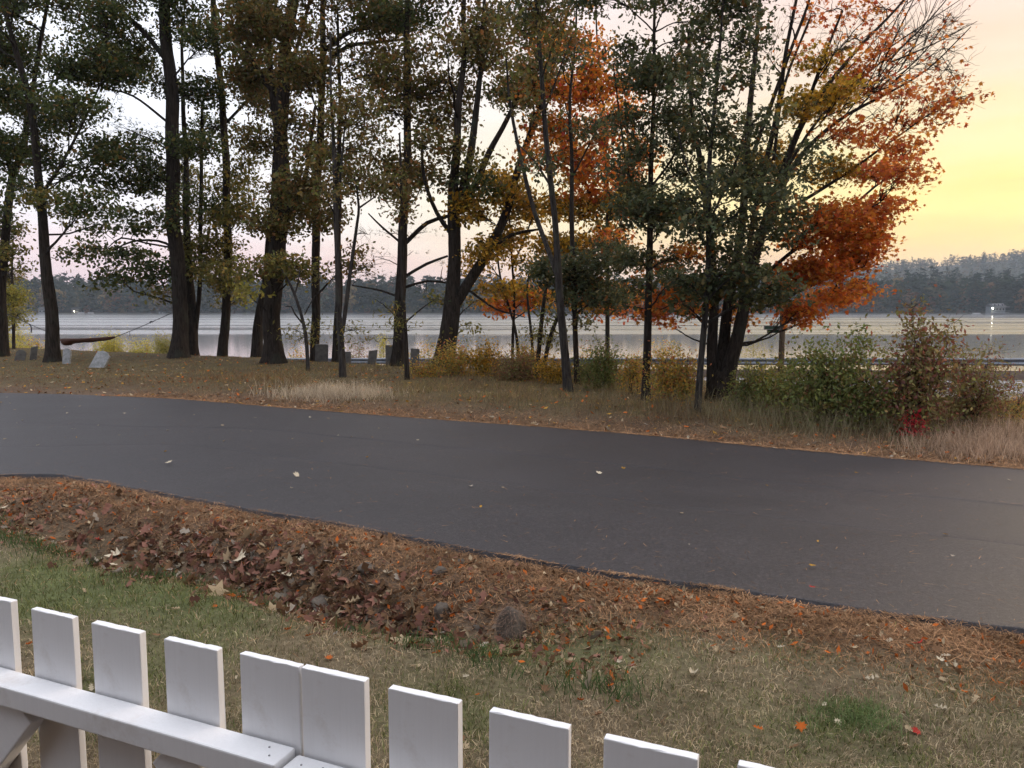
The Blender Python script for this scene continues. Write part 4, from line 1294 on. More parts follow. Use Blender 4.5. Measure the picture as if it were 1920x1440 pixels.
def build_grass():
    # lawn
    x1, y1 = scatter_screen(120000, -250, 2150, 985, 1700)
    x, y = x1, y1
    t, s, sn, sf = ground_zones(x, y)
    ok = (s < sn - .10) & (y > 1.6)
    x, y, s, sn = x[ok], y[ok], s[ok], sn[ok]
    n = len(x)
    g = lawn_green(x, y)
    nz = fbm(x * 3, y * 3, 77)
    lw = 1 - sstep(-3.5, -.5, x * RT[0] + y * RT[1])
    nd = sstep(sn - 1.15 - .6 * lw, sn - .2 - .3 * lw, s + .7 * (nz - .5))
    t_ = x * RT[0] + y * RT[1]
    ditch = np.exp(-((s - (sn - .95)) / .45) ** 2) * sstep(-8.5, -6.5, t_) * (1 - sstep(-3, -1, t_))
    keep = rng.random(n) > np.maximum(.25 * nd, .75 * ditch)
    x, y, s, sn, g, nz, nd = [a[keep] for a in (x, y, s, sn, g, nz, nd)]
    n = len(x)
    straw = lerp(np.array([.60, .49, .33]), np.array([.36, .27, .165]), rng.random((n, 1)))
    green = lerp(np.array([.13, .16, .055]), np.array([.25, .25, .10]), rng.random((n, 1)))
    rust = lerp(np.array([.52, .31, .15]), np.array([.30, .175, .09]), rng.random((n, 1)))
    isg = (rng.random(n) < g * .85)[:, None]
    c = np.where(isg, green, straw)
    c = np.where((rng.random(n) < nd * .9)[:, None], rust, c)
    c = c * rng.uniform(.35, 1.35, (n, 1)) * (.45 + 1.05 * fbm(x * 5, y * 5, 43))[:, None]
    H = rng.uniform(.014, .045, n) * (1 + .7 * g * isg[:, 0]) * (.45 + 1.3 * fbm(x * 6, y * 6, 45))
    P = np.c_[x, y, terrain(x, y) - .004]
    blade_object("lawn_grass", "patchy lawn of dry straw and green grass behind the fence", P, H, c, .0016 * (1 + y / 9), .9, 2)
    # longer green tufts along the ditch lip
    m = 2600
    tt = rng.uniform(-8.6, -1.0, m)
    ss = road_near(tt) - 1.55 + rng.normal(0, .10, m) + .12 * np.sin(tt * 1.3)
    p = tt[:, None] * RT + ss[:, None] * RN
    kp = fbm(p[:, 0] * 2.2, p[:, 1] * 2.2, 91) > .42
    p = p[kp]
    m = len(p)
    c = lerp(np.array([.045, .085, .03]), np.array([.09, .13, .05]), rng.random((m, 1)))
    blade_object("ditch_grass", "longer green grass along the lip of the leaf filled ditch", np.c_[p, terrain(p[:, 0], p[:, 1])], rng.uniform(.06, .15, m), c, .0028, .9, 2)
    cl = on_z(1605, 1345, -.05)
    m = 800
    p = cl[:2] + rng.normal(0, 1, (m, 2)) * np.array([.12, .09])
    c = lerp(np.array([.11, .17, .06]), np.array([.20, .25, .11]), rng.random((m, 1)))
    blade_object("grass_clump", "lush green clump in the dry lawn at lower right", np.c_[p, terrain(p[:, 0], p[:, 1])], rng.uniform(.03, .075, m), c, .0022, .8, 2)
    # verge beyond the road
    x, y = scatter_screen(230000, -200, 2150, 650, 885, 0.05)
    t, s, sn, sf = ground_zones(x, y)
    d = (y - guard_y(x)) * .92
    nz = fbm(x * .9, y * .9, 61)
    ok = (s > sf + .12) & (d < -hw_w(x) - .3) & (y < 46) & (rng.random(len(x)) < sstep(sf, sf + 1.6, s + .8 * (nz - .5)) * .85 + .15)
    x, y, s, sf, nz = x[ok], y[ok], s[ok], sf[ok], nz[ok]
    n = len(x)
    dry = lerp(np.array([.44, .31, .16]), np.array([.23, .15, .075]), rng.random((n, 1)))
    grn = lerp(np.array([.19, .175, .05]), np.array([.32, .255, .075]), rng.random((n, 1)))
    ora = lerp(np.array([.38, .20, .10]), np.array([.22, .12, .065]), rng.random((n, 1)))
    cem = sstep(20, 27, y) * sstep(0, -8, x)
    c = np.where((rng.random(n) < .3 + .5 * cem)[:, None], grn, dry)
    c = np.where((rng.random(n) < (1 - sstep(sf + .3, sf + 2.6, s)) * .8 + .15)[:, None], ora, c)
    pat = fbm(x * 1.6, y * 1.6, 47)
    lit = np.clip(sstep(.45, .62, pat) * .8 + (1 - sstep(sf + 1.5, sf + 5, s)) * .9, 0, 1) * sstep(-3, -9, x)
    c = np.where((rng.random(n) < .75 * lit)[:, None], ora * np.array([.75, .6, .55]), c)
    c = c * rng.uniform(.35, 1.4, (n, 1)) * (.6 + .8 * fbm(x * 3.5, y * 3.5, 49))[:, None]
    tall = sstep(sf + 1.2, sf + 3.2, s) * (1 - cem) * sstep(.35, .6, nz) * sstep(-13, -6, x)
    H = rng.uniform(.03, .09, n) * (1 + 3.4 * tall) * (.4 + 1.3 * fbm(x * 2.5, y * 2.5, 63) ** 1.5)
    blade_object("verge_grass", "dry tawny grass on the verge between the road and the trees", np.c_[x, y, terrain(x, y) - .004], H, c, .0022 * (y / 12), .6, 1)

    # tall pale plumes of dry grass
    def plume(label, spots, col1, col2, hh, n_each, spread):
        Ps, Hs = [], []
        for (u, v, k) in spots:
            g0 = GT(u, v)
            m = int(n_each * k)
            p = g0[:2] + rng.normal(0, 1, (m, 2)) * np.array([spread, spread * .7])
            Ps.append(np.c_[p, terrain(p[:, 0], p[:, 1])])
            Hs.append((.2 + .95 * rng.beta(1.6, 2.2, m)) * hh * rng.uniform(.7, 1.2))
        P, H = np.concatenate(Ps), np.concatenate(Hs)
        c = lerp(np.array(col1), np.array(col2), rng.random((len(P), 1))) * rng.uniform(.7, 1.2, (len(P), 1))
        blade_object("tall_grass", label, P, H, c * (.55 + .9 * fbm(P[:, 0] * 3, P[:, 1] * 3, 81))[:, None], .0026, .75, 2)
    plume("pale feathery tufts of dry grass before the forked tree", [(585, 742, .7), (600, 736, .8), (690, 744, .8), (670, 738, .6), (610, 748, .5), (520, 740, .15)],
          (.75, .62, .45), (.5, .39, .27), .46, 800, .38)
    plume("pinkish dry grass along the road at the right picture edge", [(1800, 845, 1), (1850, 850, 1.2), (1900, 850, 1.2), (1950, 850, 1), (1760, 838, .6), (1830, 825, 1), (1890, 822, 1.2), (1940, 815, 1)],
          (.58, .42, .29), (.38, .26, .18), .40, 560, .42)
    plume("tall grey green grass stalks before the bushes", [(1420, 785, 1), (1460, 795, 1), (1500, 800, 1.2), (1545, 806, 1.2), (1590, 812, 1), (1640, 815, .8), (1690, 820, .7), (1390, 780, .8), (1350, 775, .7), (1240, 765, .5), (1290, 772, .6), (1150, 745, .5)],
          (.34, .28, .18), (.20, .18, .09), .70, 210, .5)
    spots = []
    while len(spots) < 46:
        u, v = rng.uniform(830, 1900), rng.uniform(715, 830)
        g0 = GT(u, v)
        if g0[:2] @ RN > road_far(g0[:2] @ RT) + 1.0: spots.append((u, v, rng.uniform(.2, 1.0)))
    plume("brown weed stalks scattered along the verge under the trees", spots, (.20, .13, .08), (.10, .075, .045), .55, 90, .30)
    # fallen pine needles on both road edges
    m = 80000
    t = rng.uniform(-9.5, 6.5, m)
    off = np.abs(rng.normal(0, .36, m)) * (1 + .9 * (1 - sstep(-3.5, -.5, t)))
    s = road_near(t) - .03 - off + .11 * (fbm(t * 3.1, t * 0, 57, 5) - .35)
    p1 = t[:, None] * RT + s[:, None] * RN
    m2 = 42000
    t2 = rng.uniform(-16, 12, m2)
    s2 = road_far(t2) - .06 + np.abs(rng.normal(0, .65, m2))
    p2 = t2[:, None] * RT + s2[:, None] * RN
    m3 = 1500
    x3, y3 = scatter_screen(m3, 0, 1920, 745, 1180, 0)
    p = np.concatenate([p1, p2, np.c_[x3, y3]])
    n = len(p)
    sc = np.where(np.arange(n) < m, 1.0, 1.9)
    sc[-m3:] = .35 + .10 * y3
    z = terrain(p[:, 0], p[:, 1])
    s_all = p @ RN
    t_all = p @ RT
    onroad = (s_all > road_near(t_all) - .02) & (s_all < road_far(t_all) + .02)
    ar = np.clip((s_all - road_near(t_all)) / (road_far(t_all) - road_near(t_all)), 0, 1)
    zr = .035 * np.sin(np.pi * ar) + .007 * (ar > .6) + .008
    z = np.where(onroad, zr, z + rng.uniform(.002, .035, n))
    a = rng.uniform(0, 2 * np.pi, n)
    D = np.c_[np.cos(a), np.sin(a), rng.normal(0, .28, n) * ~onroad] * (rng.uniform(.02, .06, n) * sc)[:, None]
    W = np.c_[-np.sin(a), np.cos(a), np.zeros(n)] * (.0021 * sc)[:, None]
    C = np.c_[p, z]
    c = lerp(np.array([.50, .29, .15]), np.array([.20, .115, .07]), rng.random((n, 1))) * rng.uniform(.35, 1.45, (n, 1)) * (.4 + 1.1 * fbm(p[:, 0] * 3, p[:, 1] * 3, 71))[:, None]
    V = np.stack([C - D - W, C - D + W, C + D], 1).reshape(-1, 3)
    me = mesh_np("pine_needles", V, [np.arange(n * 3).reshape(-1, 3)], np.repeat(c, 3, axis=0), False, M["litter"])
    tag(link(bpy.data.objects.new("pine_needles", me)), "rusty fallen pine needles along both edges of the road", kind="stuff")


build_grass()


# ------------------------------------------------------------------ fallen leaves
def leaf_mesh(name, kind, curl, col, seed):
    r = np.random.default_rng(seed)
    if kind == "oak":
        st = [(0, .0), (.10, .03), (.2, .16), (.28, .24), (.36, .12), (.46, .20), (.56, .32), (.64, .15), (.74, .22), (.84, .26), (.92, .12), (1, .0)]
        V, T = [], []
        for i, (y, w) in enumerate(st):
            wl_, wr = w * r.uniform(.8, 1.2), w * r.uniform(.8, 1.2)
            zc = curl * (.5 * (y - .5) ** 2 * 1.6)
            for x in (-wl_, 0, wr):
                V.append((x * (1 - curl * .35), y - .5, zc + curl * 1.9 * abs(x) ** 1.4 + r.normal(0, .012)))
            if i:
                a = i * 3
                T += [(a - 3, a - 2, a + 1), (a - 3, a + 1, a), (a - 2, a - 1, a + 2), (a - 2, a + 2, a + 1)]
    else:
        out = [(0, -.5), (.06, -.3), (.34, -.36), (.27, -.2), (.52, -.02), (.30, .03), (.46, .3), (.2, .2), (.13, .3), (0, .55)]
        pts = out + [(-x, y) for x, y in out[-2:0:-1]]
        V = [(0, -.08, 0)]
        for x, y in pts:
            x, y = x * r.uniform(.85, 1.1), y * r.uniform(.9, 1.1)
            V.append((x, y, curl * (x * x * 1.2 + y * y * .5) + r.normal(0, .02)))
        k = len(pts)
        T = [(0, 1 + i, 1 + (i + 1) % k) for i in range(k)]
    V = np.array(V)
    c = np.array(col) * r.uniform(.85, 1.15)
    cc = np.tile(c, (len(V), 1)) * r.uniform(.8, 1.15, (len(V), 1))
    return mesh_np(name, V, [np.array(T)], cc, True, M["litter"])


LEAFCOL = {"tan": (.42, .32, .20), "pale": (.55, .47, .34), "brown": (.20, .115, .065), "rose": (.30, .15, .11), "orange": (.50, .13, .03), "red": (.42, .05, .04), "gold": (.45, .25, .05), "grey": (.34, .29, .23)}
LEAVES = {c: [leaf_mesh("leaf_" + c, k, cu, LEAFCOL[c], i * 7 + j) for i, (k, cu) in enumerate([("oak", .5), ("oak", .9), ("maple", .35), ("maple", .8), ("oak", .2)])] for j, c in enumerate(LEAFCOL)}


def place_leaf(p, size, colr, label, group=None, tilt=.3, var=None, rz=None, lift=.012):
    me = LEAVES[colr][rng.integers(0, 5) if var is None else var]
    o = bpy.data.objects.new("fallen_leaf", me)
    o.location = (p[0], p[1], p[2] + lift)
    o.scale = (size,) * 3
    o.rotation_euler = (rng.normal(0, tilt), rng.normal(0, tilt), rng.uniform(0, 6.28) if rz is None else rz)
    tag(link(o), label, "leaf", group)
    return o


CW = dict(tan="tan", pale="cream", brown="dark brown", rose="rosy", orange="orange", red="red", gold="golden", grey="greyish")


def build_leaves():
    special = [
        (1298, 1274, .125, "pale", 1, "big pale curled oak leaf standing on the dry lawn"),
        (1312, 1305, .085, "tan", 0, "flat tan leaf just below the big pale curled leaf"),
        (1635, 1282, .09, "pale", 1, "narrow pale curled leaf above the lush green clump"),
        (1722, 1212, .07, "red", 3, "coral red leaf in the rusty grass near the road edge at right"),
        (1718, 1378, .05, "red", 2, "small red leaf right of the lush green clump"),
        (1808, 1303, .04, "orange", 2, "small orange leaf on the lawn near the right picture edge"),
        (996, 1112, .09, "orange", 3, "bright orange maple leaf by the ditch's right end"),
        (1198, 1136, .045, "orange", 2, "orange leaf on the lawn right of the shaggy rock"),
        (617, 1239, .05, "orange", 2, "orange leaf on the lawn above the paired pickets"),
        (403, 1142, .045, "orange", 2, "orange leaf on the lawn left of the ditch"),
        (1522, 1086 + 46, .05, "red", 2, "small red leaf at the road edge right of centre"),
        (1345, 1225, .08, "tan", 1, "tan curled leaf above the big pale curled leaf"),
        (1465, 1219, .05, "pale", 0, "small pale leaf between two tan leaves on the lawn"),
        (1762, 1336, .07, "pale", 1, "pale folded leaf on the lawn right of the lush clump"),
        (1665, 1208, .06, "pale", 0, "pale leaf near the road edge left of the coral leaf"),
        (1545, 1328, .05, "pale", 4, "round pale leaf on the left side of the lush clump"),
        (1102, 1334, .05, "tan", 1, "tan leaf on the lawn above the right hand pickets"),
        (870, 1410, .07, "tan", 3, "tan leaf between two pickets near the bottom"),
        (845, 1212, .04, "red", 1, "small dark red leaf left of the shaggy rock's foot"),
        (1508, 1181, .06, "pale", 1, "pale pair leaf lying in rusty grass by the road"),
        (158, 1113, .06, "tan", 0, "tan leaf on the green grass above the second picket"),
        (1448, 1010 - 165, .11, "pale", 3, "largest pale leaf at the road's far edge"),
        (1123, 905, .085, "pale", 2, "pale leaf alone in the middle of the road"),
        (317, 884, .10, "pale", 2, "pale maple leaf on the road's left half"),
        (556, 909, .09, "pale", 2, "pale leaf standing on the road above the needle covered edge"),
        (186, 1016, .10, "red", 3, "dark red leaf in the brown litter at left"),
        (1000, 806, .13, "tan", 1, "tan leaf at the middle of the road's far edge"),
        (1140, 818, .10, "pale", 1, "pale leaf standing at the road's far edge right of centre"),
        (840, 790, .10, "tan", 1, "tan leaf at the road's far edge below the great oak"),
    ]
    for u, v, s, c, var, lab in special:
        g = GT(u, v)
        x, y = g[0], g[1]
        t = x * RT[0] + y * RT[1]
        ss = x * RN[0] + y * RN[1]
        z = .03 if road_near(t) < ss < road_far(t) else g[2]
        place_leaf((x, y, z), s, c, lab, "single fallen leaves", .25, var, lift=.02)

    def field(n, fn, cols, size, label, group, tilt):
        for _ in range(n):
            p = fn()
            if p is None: continue
            cn = cols[rng.integers(0, len(cols))]
            px = 960 + FPX * p[0] / p[1]
            part = "left" if px < 640 else "middle" if px < 1280 else "right"
            place_leaf(p, size * rng.uniform(.6, 1.25), cn, "%s %s, in the picture's %s third" % (CW[cn], label, part), group, tilt)

    def on_road():
        u, v = rng.uniform(0, 1920), rng.uniform(745, 1120)
        if rng.random() < .5: u = rng.uniform(0, 800); v = rng.uniform(745, 830)
        p = on_z(u, v, .02)
        t, s = p[:2] @ RT, p[:2] @ RN
        return (p[0], p[1], .028) if road_near(t) + .15 < s < road_far(t) - .15 else None

    def ditch():
        t = rng.normal(-5.0, 1.15)
        s = road_near(t) - 1.1 + rng.normal(0, .22)
        p = t * RT + s * RN
        return (p[0], p[1], tz(*p) + rng.uniform(.0, .04))

    def lawn():
        x, y = scatter_screen(1, 0, 1920, 1120, 1430)
        x, y = x[0], y[0]
        if x * RN[0] + y * RN[1] > road_near(x * RT[0] + y * RT[1]) - .2: return None
        return (x, y, tz(x, y) + .012)

    def bank():
        t = rng.uniform(-9, 6)
        s = road_near(t) - .1 - abs(rng.normal(0, .55))
        p = t * RT + s * RN
        return (p[0], p[1], tz(*p) + .015)

    def verge():
        t = rng.uniform(-13, 9)
        s = road_far(t) + abs(rng.normal(.1, .6))
        p = t * RT + s * RN
        return (p[0], p[1], tz(*p) + .015)
    field(85, on_road, ["pale", "tan", "tan", "gold", "grey"], .05, "small leaf lying flat on asphalt", "small leaves scattered on the road", .12)
    field(95, ditch, ["rose", "brown", "tan", "rose", "grey", "pale"], .135, "large leaf heaped in the ditch", "large leaves heaped in the ditch", .55)
    field(60, lawn, ["pale", "tan", "brown", "orange", "tan"], .05, "small leaf lying in the lawn", "small leaves on the lawn", .35)
    field(55, bank, ["tan", "pale", "rose", "brown", "orange"], .065, "leaf caught in needles by the near road edge", "leaves along the near road edge", .45)
    field(70, verge, ["pale", "tan", "pale", "grey", "orange"], .085, "leaf lying along the far road edge", "leaves along the far road edge", .4)
    # the deep brown litter in the ditch and bank: nobody could count it
    lv = Leaves()
    def mat(n, tf, sf_, size, kind, up, dark, cols):
        t = tf(n)
        q = road_near(t) - sf_(n)
        p = t[:, None] * RT + q[:, None] * RN
        kp = rng.random(n) < sstep(.22, .62, fbm(p[:, 0] * 2.3, p[:, 1] * 2.3, 93)) + .12
        p = p[kp]
        m = len(p)
        C = np.c_[p, terrain(p[:, 0], p[:, 1]) + rng.uniform(.004, .045, m)]
        c = np.array([LEAFCOL[k] for k in cols])[rng.integers(0, len(cols), m)] * rng.uniform(*dark, (m, 1))
        lv.add(C, size, kind, c, up, 0)
    mat(9000, lambda n: rng.uniform(-10.5, -1.2, n), lambda n: rng.uniform(.12, 1.65, n), .05, "simple", .35, (.35, 1.15), ("brown", "rose", "brown", "tan", "brown", "orange"))
    mat(4200, lambda n: rng.normal(-4.9, 1.2, n), lambda n: 1.1 + rng.normal(0, .26, n), .085, "oak", .35, (.35, 1.1), ("brown", "rose", "brown", "rose", "grey"))
    mat(900, lambda n: rng.normal(-4.4, .9, n), lambda n: 1.15 + rng.normal(0, .2, n), .13, "maple", .3, (.5, 1.15), ("rose", "tan", "brown", "rose"))
    mat(5000, lambda n: rng.uniform(-2, 7, n), lambda n: np.abs(rng.normal(0, .4, n)) + .05, .045, "simple", .4, (.5, 1.2), ("brown", "tan", "orange", "brown"))
    n = 15000
    x, y = scatter_screen(n, -100, 2050, 665, 880, .05)
    tt, ss, sn, sf = ground_zones(x, y)
    d = (y - guard_y(x)) * .92
    ok = (ss > sf) & (d < -hw_w(x) - .2) & (rng.random(n) < np.where(x < -3, 1, .3))
    x, y = x[ok], y[ok]
    cols = np.array([LEAFCOL[k] for k in ("brown", "gold", "tan", "brown", "orange")])[rng.integers(0, 5, len(x))] * rng.uniform(.3, .85, (len(x), 1))
    lv.add(np.c_[x, y, terrain(x, y) + .035], .095, "simple", cols * 1.7, 1.2, 0)
    tag(link(bpy.data.objects.new("leaf_litter", lv.mesh("leaf_litter", M["litter"]))), "brown leaf litter in the ditch and under the trees", kind="stuff")


build_leaves()


# ------------------------------------------------------------------ rocks
def rock(label, u, v, w, h, mat="rock", name="rock", seed=1, sink=.3):
    g = GT(u, v)
    D = g[1]
    W, H = w * D / FPX / 2, h * D / FPX
    bm = bmesh.new()
    bmesh.ops.create_icosphere(bm, subdivisions=3, radius=1)
    r = random.Random(seed)
    dirs = [(Vector((r.gauss(0, 1), r.gauss(0, 1), r.gauss(0, 1))).normalized(), r.uniform(.62, .9)) for _ in range(11)]
    for vt in bm.verts:
        p = vt.co.copy()
        for d, k in dirs:
            q = p.dot(d)
            if q > k: p -= d * (q - k) * .85
        p *= 1 + .05 * math.sin(p.x * 5 + seed) * math.cos(p.y * 6) + r.gauss(0, .012)
        vt.co = Vector((p.x * W, p.y * W * .8, p.z * H / (1 + (1 - sink)) ))
    me = bpy.data.meshes.new(name)
    bm.to_mesh(me)
    bm.free()
    for p in me.polygons: p.use_smooth = True
    me.materials.append(M[mat])
    o = link(bpy.data.objects.new(name, me))
    o.location = (g[0], g[1], tz(g[0], g[1]) + H * (.04 if h > 80 else -.12))
    o.rotation_euler = (0, 0, r.uniform(0, 6))
    tag(o, label, "rock")
    return o, g, W, H


def build_rocks():
    o, g, W, H = rock("shaggy rock draped in dry grass at the ditch's right end", 962, 1190, 74, 92, seed=3)
    n = 700
    a = rng.normal(size=(n, 3))
    a[:, 2] = np.abs(a[:, 2])
    a /= np.linalg.norm(a, axis=1)[:, None]
    P = a * np.array([W, W * .8, H * .62]) * 1.02
    D = np.c_[a[:, :2] * .5 + rng.normal(0, .35, (n, 2)), -.35 + rng.normal(0, .35, n)] * .05
    Wd = np.cross(D, a) / (np.linalg.norm(np.cross(D, a), axis=1)[:, None] + 1e-9) * .0013
    V = np.stack([P - Wd, P + Wd, P + D + a * .01], 1).reshape(-1, 3)
    c = lerp(np.array([.30, .20, .14]), np.array([.18, .11, .08]), rng.random((n, 1)))
    me = mesh_np("dry_grass", V, [np.arange(n * 3).reshape(-1, 3)], np.repeat(c, 3, axis=0), False, M["litter"])
    ch = link(bpy.data.objects.new("dry_grass", me), o)
    ch["kind"] = "stuff"
    rock("upright grey green stone beside the big curled leaves in the ditch", 830, 1146, 40, 44, seed=5)
    rock("rounded grey stone half buried in leaves at the ditch's middle", 605, 1130, 56, 34, seed=8)
    rock("flat pale stone in needles above the ditch's middle", 690, 1066, 50, 24, seed=11)
    rock("weathered stone by the road side of the ditch, nearest the asphalt", 826, 1072, 40, 24, seed=12)
    rock("small bluish stone at the top of the needle bank", 640, 1026, 20, 12, seed=13)
    rock("small smooth grey stone left of the bluish one", 520, 1020, 22, 14, seed=14)
    rock("little round stone just below the bluish one", 643, 1046, 14, 10, seed=15)
    rock("low brown stone in the litter at the far left", 150, 950, 30, 12, seed=16)
    rock("low mossy stone in the ditch's lip below the shaggy rock's left", 900, 1180, 34, 18, seed=18)


build_rocks()


# ------------------------------------------------------------------ gravestones, flag, hammock
def gravestone(label, u, vtop, vbase, w, mat, lean=0, tilt=0, shape="square", yaw=0, thick=.07, dY=0):
    g = GT(u, vbase)
    D = g[1] + dY
    x = at(u, vbase, D)[0]
    k = D / FPX
    W, H = w * k / 2, (vbase - vtop) * k
    if shape == "round":
        pts = [(-W, -.2), (W, -.2), (W, H - W)] + [(W * math.cos(a), H - W + W * math.sin(a)) for a in np.linspace(.2, math.pi - .2, 9)] + [(-W, H - W)]
    elif shape == "slope":
        pts = [(-W, -.2), (W, -.2), (W, H), (-W, H * .86)]
    elif shape == "shoulder":
        pts = [(-W, -.2), (W, -.2), (W * .98, H * .86), (W * .7, H * .88), (W * .35, H), (-W * .35, H), (-W * .7, H * .88), (-W * .98, H * .86)]
    else:
        pts = [(-W, -.2), (W, -.2), (W * .97, H * .98), (W * .6, H), (-W * .97, H)]
    mb = MB()
    mb.prism(pts, thick)
    bmesh.ops.bevel(mb.bm, geom=mb.bm.edges[:], offset=.008, segments=1, affect="EDGES")
    o = mb.build("gravestone", M[mat])
    o.location = (x, D, tz(x, D))
    o.rotation_euler = (R(tilt), R(lean), R(yaw))
    tag(o, label, "gravestone", "old gravestones under the trees")
    return o, D


def build_graves():
    gravestone("dark round topped gravestone at the left picture edge", 37, 655, 676, 17, "stone", 14, shape="round", yaw=20)
    gravestone("dark slim gravestone leaning beside the slim maple's left side", 62, 648, 675, 11, "stone", 8, shape="slope", yaw=35)
    gravestone("pale upright gravestone just right of the slim maple's trunk", 125, 653, 682, 17, "stone_pale", 4, -4, "shoulder", yaw=-12)
    gravestone("pale gravestone tilted far over on open grass", 182, 656, 689, 27, "stone_pale", 22, -18, "shoulder", yaw=-8, thick=.09)
    gravestone("wide brown gravestone behind the bent sapling", 603, 643, 676, 24, "stone", 2, 3, "square", yaw=15, thick=.12, dY=.2)
    gravestone("small gravestone peeping out right of the forked tree", 653, 658, 680, 11, "stone", 0, 0, "square", dY=0)
    gravestone("gravestone leaning right with a slanted top, between forked tree and pine", 697, 652, 680, 16, "stone", 7, -3, "slope", yaw=8)
    gravestone("tallest narrow gravestone beside the white pine", 731, 645, 683, 16, "stone", 0, -2, "square", yaw=6)
    gravestone("square gravestone between thin stem and great oak", 777, 649, 683, 17, "stone", 3, -2, "square", yaw=4)
    # little flag
    g = GT(752, 684)
    D, k = g[1] - .1, g[1] / FPX
    root = empty("grave_flag", (at(752, 684, D)[0], D, tz(at(752, 684, D)[0], D)))
    tag(root, "tiny striped flag on a stick beside the tallest narrow gravestone", "flag")
    MB().cyl((0, 0, -.1), (.02, 0, .78), .006, .005, 6).build("stick", M["post_wood"], root)
    for i in range(7):
        MB().box((-.045 - .03 * i * .35, 0, .70 - i * .036), (.13, .004, .034), Matrix.Rotation(R(-38), 3, "Y")).build("stripe", M["flag_red" if i % 2 == 0 else "flag_white"], root)
    MB().box((-.005, -.005, .72), (.06, .004, .08), Matrix.Rotation(R(-38), 3, "Y")).build("canton", M["flag_blue"], root)


build_graves()


def build_hammock():
    D = GT(97, 679)[1] + 1.3
    a, b = at(114, 636, D), at(216, 631, D)
    org = (a + b) / 2
    root = empty("hammock", org)
    tag(root, "rolled brown tarp hammock strung between two trunks by the lake", "hammock")
    n, m = 26, 14
    V = []
    for i in range(n):
        f = i / (n - 1)
        p = a + (b - a) * f - org
        p[2] -= .02 * math.sin(math.pi * f)
        hh = np.interp(f, [0, .04, .1, .16, .22, .6, .9, 1], [.07, .13, .165, .16, .105, .095, .075, .03])
        ww = np.interp(f, [0, .08, .2, .9, 1], [.04, .14, .16, .10, .012])
        for j in range(m):
            t = 2 * math.pi * j / m
            top = .2 if math.sin(t) > 0 else 1.45
            V.append(p + np.array([.02 * math.sin(5 * t + 9 * f), ww * math.cos(t), hh * math.sin(t) * top]) * (1 + .06 * math.sin(23 * f + 3 * t)))
    Q = np.array([[i * m + j, i * m + (j + 1) % m, (i + 1) * m + (j + 1) % m, (i + 1) * m + j] for i in range(n - 1) for j in range(m)])
    link(bpy.data.objects.new("tarp", mesh_np("tarp", np.array(V), [Q], None, True, M["tarp"])), root)

    def rope(name, px, r=.013):
        T = Tubes()
        P = [at(u, v, D + dd) - org for u, v, dd in px]
        P, rr = smooth_line(P, [r] * len(P), .15)
        T.add(P, rr, 6)
        return link(bpy.data.objects.new(name, T.mesh(name, M["rope"])), root)
    rope("left_rope".replace("left_", ""), [(114, 636, 0), (88, 622, .2), (58, 609, .6), (33, 597, 1.0), (12, 588, 1.2)])
    rope("rope", [(216, 632, 0), (244, 621, 0), (284, 604, 0), (322, 587, .2)])
    rope("strap_end", [(55, 608, .6), (58, 612, .55), (59, 618, .55), (58, 623, .55)], .022)
    rope("strap_end", [(243, 621, 0), (243.5, 626, 0), (243, 631, 0)], .010)
    rope("knot", [(281, 605.5, 0), (283, 603, .0), (286, 604, 0)], .03)


build_hammock()


